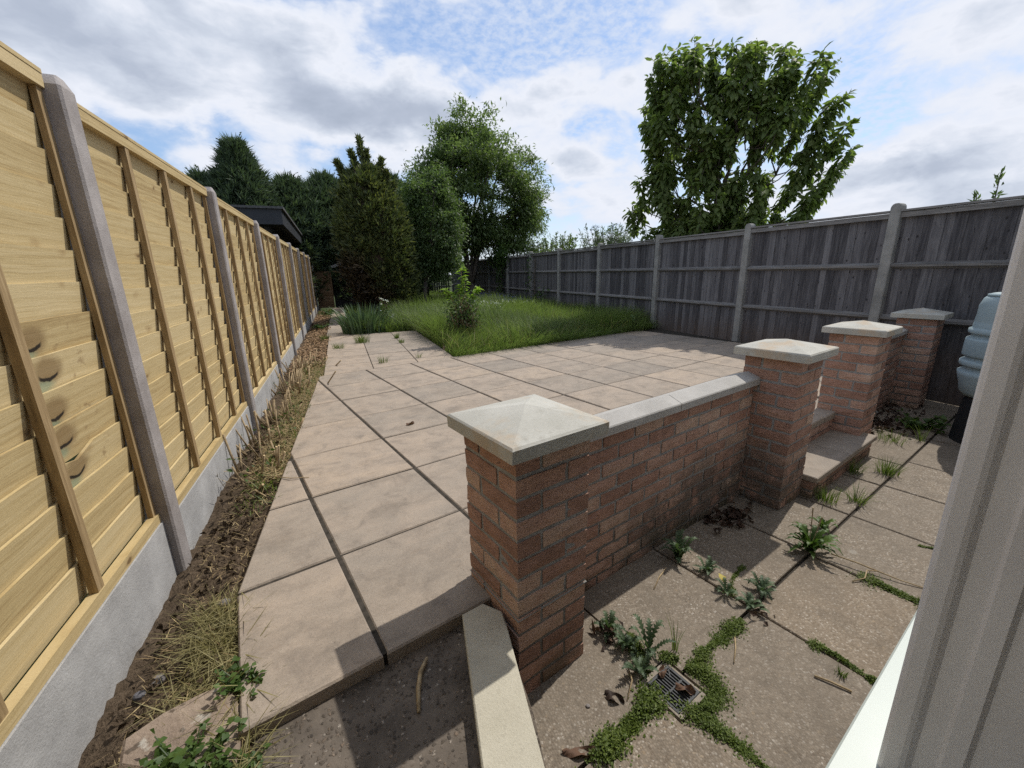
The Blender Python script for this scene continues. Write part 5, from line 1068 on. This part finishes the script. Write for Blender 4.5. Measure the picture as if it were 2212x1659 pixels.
cl = Cloud(); leaves(cl, np.array([[1.575, 1.205, LZ+.04]]), np.array([[.2, .6, .3]]), np.array([[0, -.5, 1.]]), np.array([.05]), np.array([.04])); tag(cl.build('yellow_leaf', M_yellow), 'yellowed leaf standing on the small thistle', 'leaf')
# moss and clover strips in the joints
def moss(pts, w, n, label, hgt=.025, sz=.013):
    hgt *= .46; sz *= .66; n = int(n*2.0); w *= 1.15
    cl = Cloud(); P = np.array(pts, float); sl_ = np.linalg.norm(np.diff(P, axis=0), axis=1); cum = np.concatenate([[0], np.cumsum(sl_)]); s_ = rng.uniform(0, cum[-1], n)
    x = np.interp(s_, cum, P[:, 0]); y = np.interp(s_, cum, P[:, 1]); wd = w*(.55+.5*np.sin(s_*38+P[0, 0]*50)*np.sin(s_*17+1)+.25*np.sin(s_*90)); keep = (np.sin(s_*61+P[0, 1]*40)+rng.normal(0, .6, n) > -.95); s_, x, y, wd = s_[keep], x[keep], y[keep], wd[keep]; n = len(s_); ox = rng.normal(0, 1, (n, 2))*wd[:, None]*.45; rr = np.linalg.norm(ox, axis=1)/(wd+1e-6)
    z = LZ+hgt*np.clip(1.05-rr**2, .05, 1)*rng.uniform(.35, 1, n)*(.7+.5*np.sin(s_*29))
    leaves(cl, np.stack([x+ox[:, 0], y+ox[:, 1], z], 1), rdir(n)*np.array([1, 1, .6]), rdir(n)*.6+np.array([0, 0, 1.]), rng.uniform(.6, 1.3, n)*sz, rng.uniform(.6, 1.2, n)*sz*.75)
    tag(cl.build('moss_strip', M_moss), label, 'moss', 'moss and clover in the paving joints', kind='stuff')
moss([(1.49, 1.03), (1.36, 1.005), (1.22, .975), (1.13, .945)], .045, 2600, 'green moss strip running from the joint crossing down to the drain', .035)
moss([(1.10, .945), (1.15, .90), (1.135, .83), (1.06, .80), (.97, .805)], .055, 3000, 'thick moss cushion along the right rim of the drain', .045)
moss([(.90, .91), (.80, .87), (.70, .845), (.61, .82)], .055, 3200, 'clover strip leading left from the drain towards the loose coping stone', .05, .018)
moss([(1.0, .79), (1.035, .70), (1.06, .62), (1.10, .45)], .04, 2600, 'moss strip running from the drain to the bottom of the picture', .035)
moss([(2.29, .98), (2.32, .86), (2.36, .72)], .05, 1700, 'moss strip in the joint below the doorway jamb', .03)
moss([(1.66, .83), (1.69, .75), (1.70, .68)], .028, 700, 'small moss cushions in the joint near the sill', .03); moss([(1.70, .65), (1.715, .60)], .03, 500, 'last moss cushion touching the white sill', .035)
moss([(.99, 1.16), (.96, 1.06), (.93, 1.0)], .04, 1100, 'moss between the thistles left of the drain', .03); moss([(1.05, 1.02), (1.09, .99)], .035, 700, 'moss cushion above the drain grate', .035)
moss([(1.80, 1.28), (1.66, 1.23), (1.58, 1.16)], .022, 800, 'thin moss line in the joint between the thistles', .02)
moss([(2.84, 1.02), (2.92, .93)], .02, 240, 'faint moss in the joint by the doorway', .015)
# dead leaves
def dead(x, y, z, n, r, L, label, mt, name='dead_leaves', kind=None):
    cl = Cloud(); P = np.stack([x+rng.normal(0, r, n), y+rng.normal(0, r*.7, n), z+rng.uniform(.002, .03, n)], 1); leaves(cl, P, rdir(n)*np.array([1, 1, .5]), rdir(n)+np.array([0, 0, .6]), rng.uniform(.6, 1.2, n)*L, rng.uniform(.6, 1.2, n)*L*.5, fold=.5, droop=.4); tag(cl.build(name, mt), label, 'dead leaves', kind=kind)
dead(2.10, 1.64, LZ, 90, .085, .06, 'heap of black wilted leaves at the foot of the low wall', M_deadleaf, kind='stuff')
dead(4.75, 2.25, LZ, 200, .17, .06, 'dark leaf litter at the right foot of the third pillar', M_deadleaf, kind='stuff'); dead(5.35, 2.5, LZ, 160, .25, .06, 'dark leaf litter along the foot of the shaded short wall', M_deadleaf, kind='stuff')
dead(.90, 1.20, LZ, 22, .035, .05, 'dark withered leaves at the pillar foot beside the pale thistle', M_deadleaf, kind='stuff'); dead(1.585, 1.01, LZ, 9, .025, .038, 'few purple brown withered leaves at the joint crossing', M_deadleaf)
def curled(x, y, z, L, Wd, rz, label, mt):
    m = MB(); n = 8; k = 5; vs = []
    for i in range(n+1):
        t_ = i/n; w = Wd*math.sin(math.pi*min(1, .1+.9*t_))**.8
        for j in range(k):
            s_ = (j/(k-1)-.5); vs.append((t_*L, s_*w, .005+.55*w*abs(s_)**1.5+.010*math.sin(t_*7+s_*4)+random.gauss(0, .0035)))
    fs = [(i*k+j, (i+1)*k+j, (i+1)*k+j+1, i*k+j+1) for i in range(n) for j in range(k-1)]; m.add(vs, fs); tag(m.build('fallen_leaf', mt, None, True, (x, y, z), (0, 0, rz)), label, 'leaf')
curled(.74, .985, LZ, .075, .042, -.9, 'dark crumpled leaf left of the drain beside the clover', M_deadleaf); curled(.50, .87, LZ, .12, .035, -.35, 'long brown curled leaf at the bottom edge by the loose coping stone', M_browndead)
curled(1.00, .905, LZ+.004, .07, .035, -.8, 'pale brown curled leaf lying on the drain grate', M_browndead); curled(.38, 3.27, .002, .07, .035, .3, 'small curled brown leaf alone on the middle of the patio', M_browndead)
curled(.975, .955, LZ+.004, .05, .03, .6, 'small tan leaf at the top corner of the drain grate', M_browndead)
m = MB(); m.prism([(0, 0), (.07, .01), (.065, .05), (.03, .045), (.01, .07)], 0, .004); tag(m.build('paper_scrap', M_white, loc=(5.12, 2.42, LZ+.02), rot=(.5, .3, 1)), 'white torn scrap among dark leaves in the shade', 'paper')
curled(3.95, 2.02, LZ+.167, .07, .04, .4, 'dark leaf lying in the back corner of the lower step', M_deadleaf)
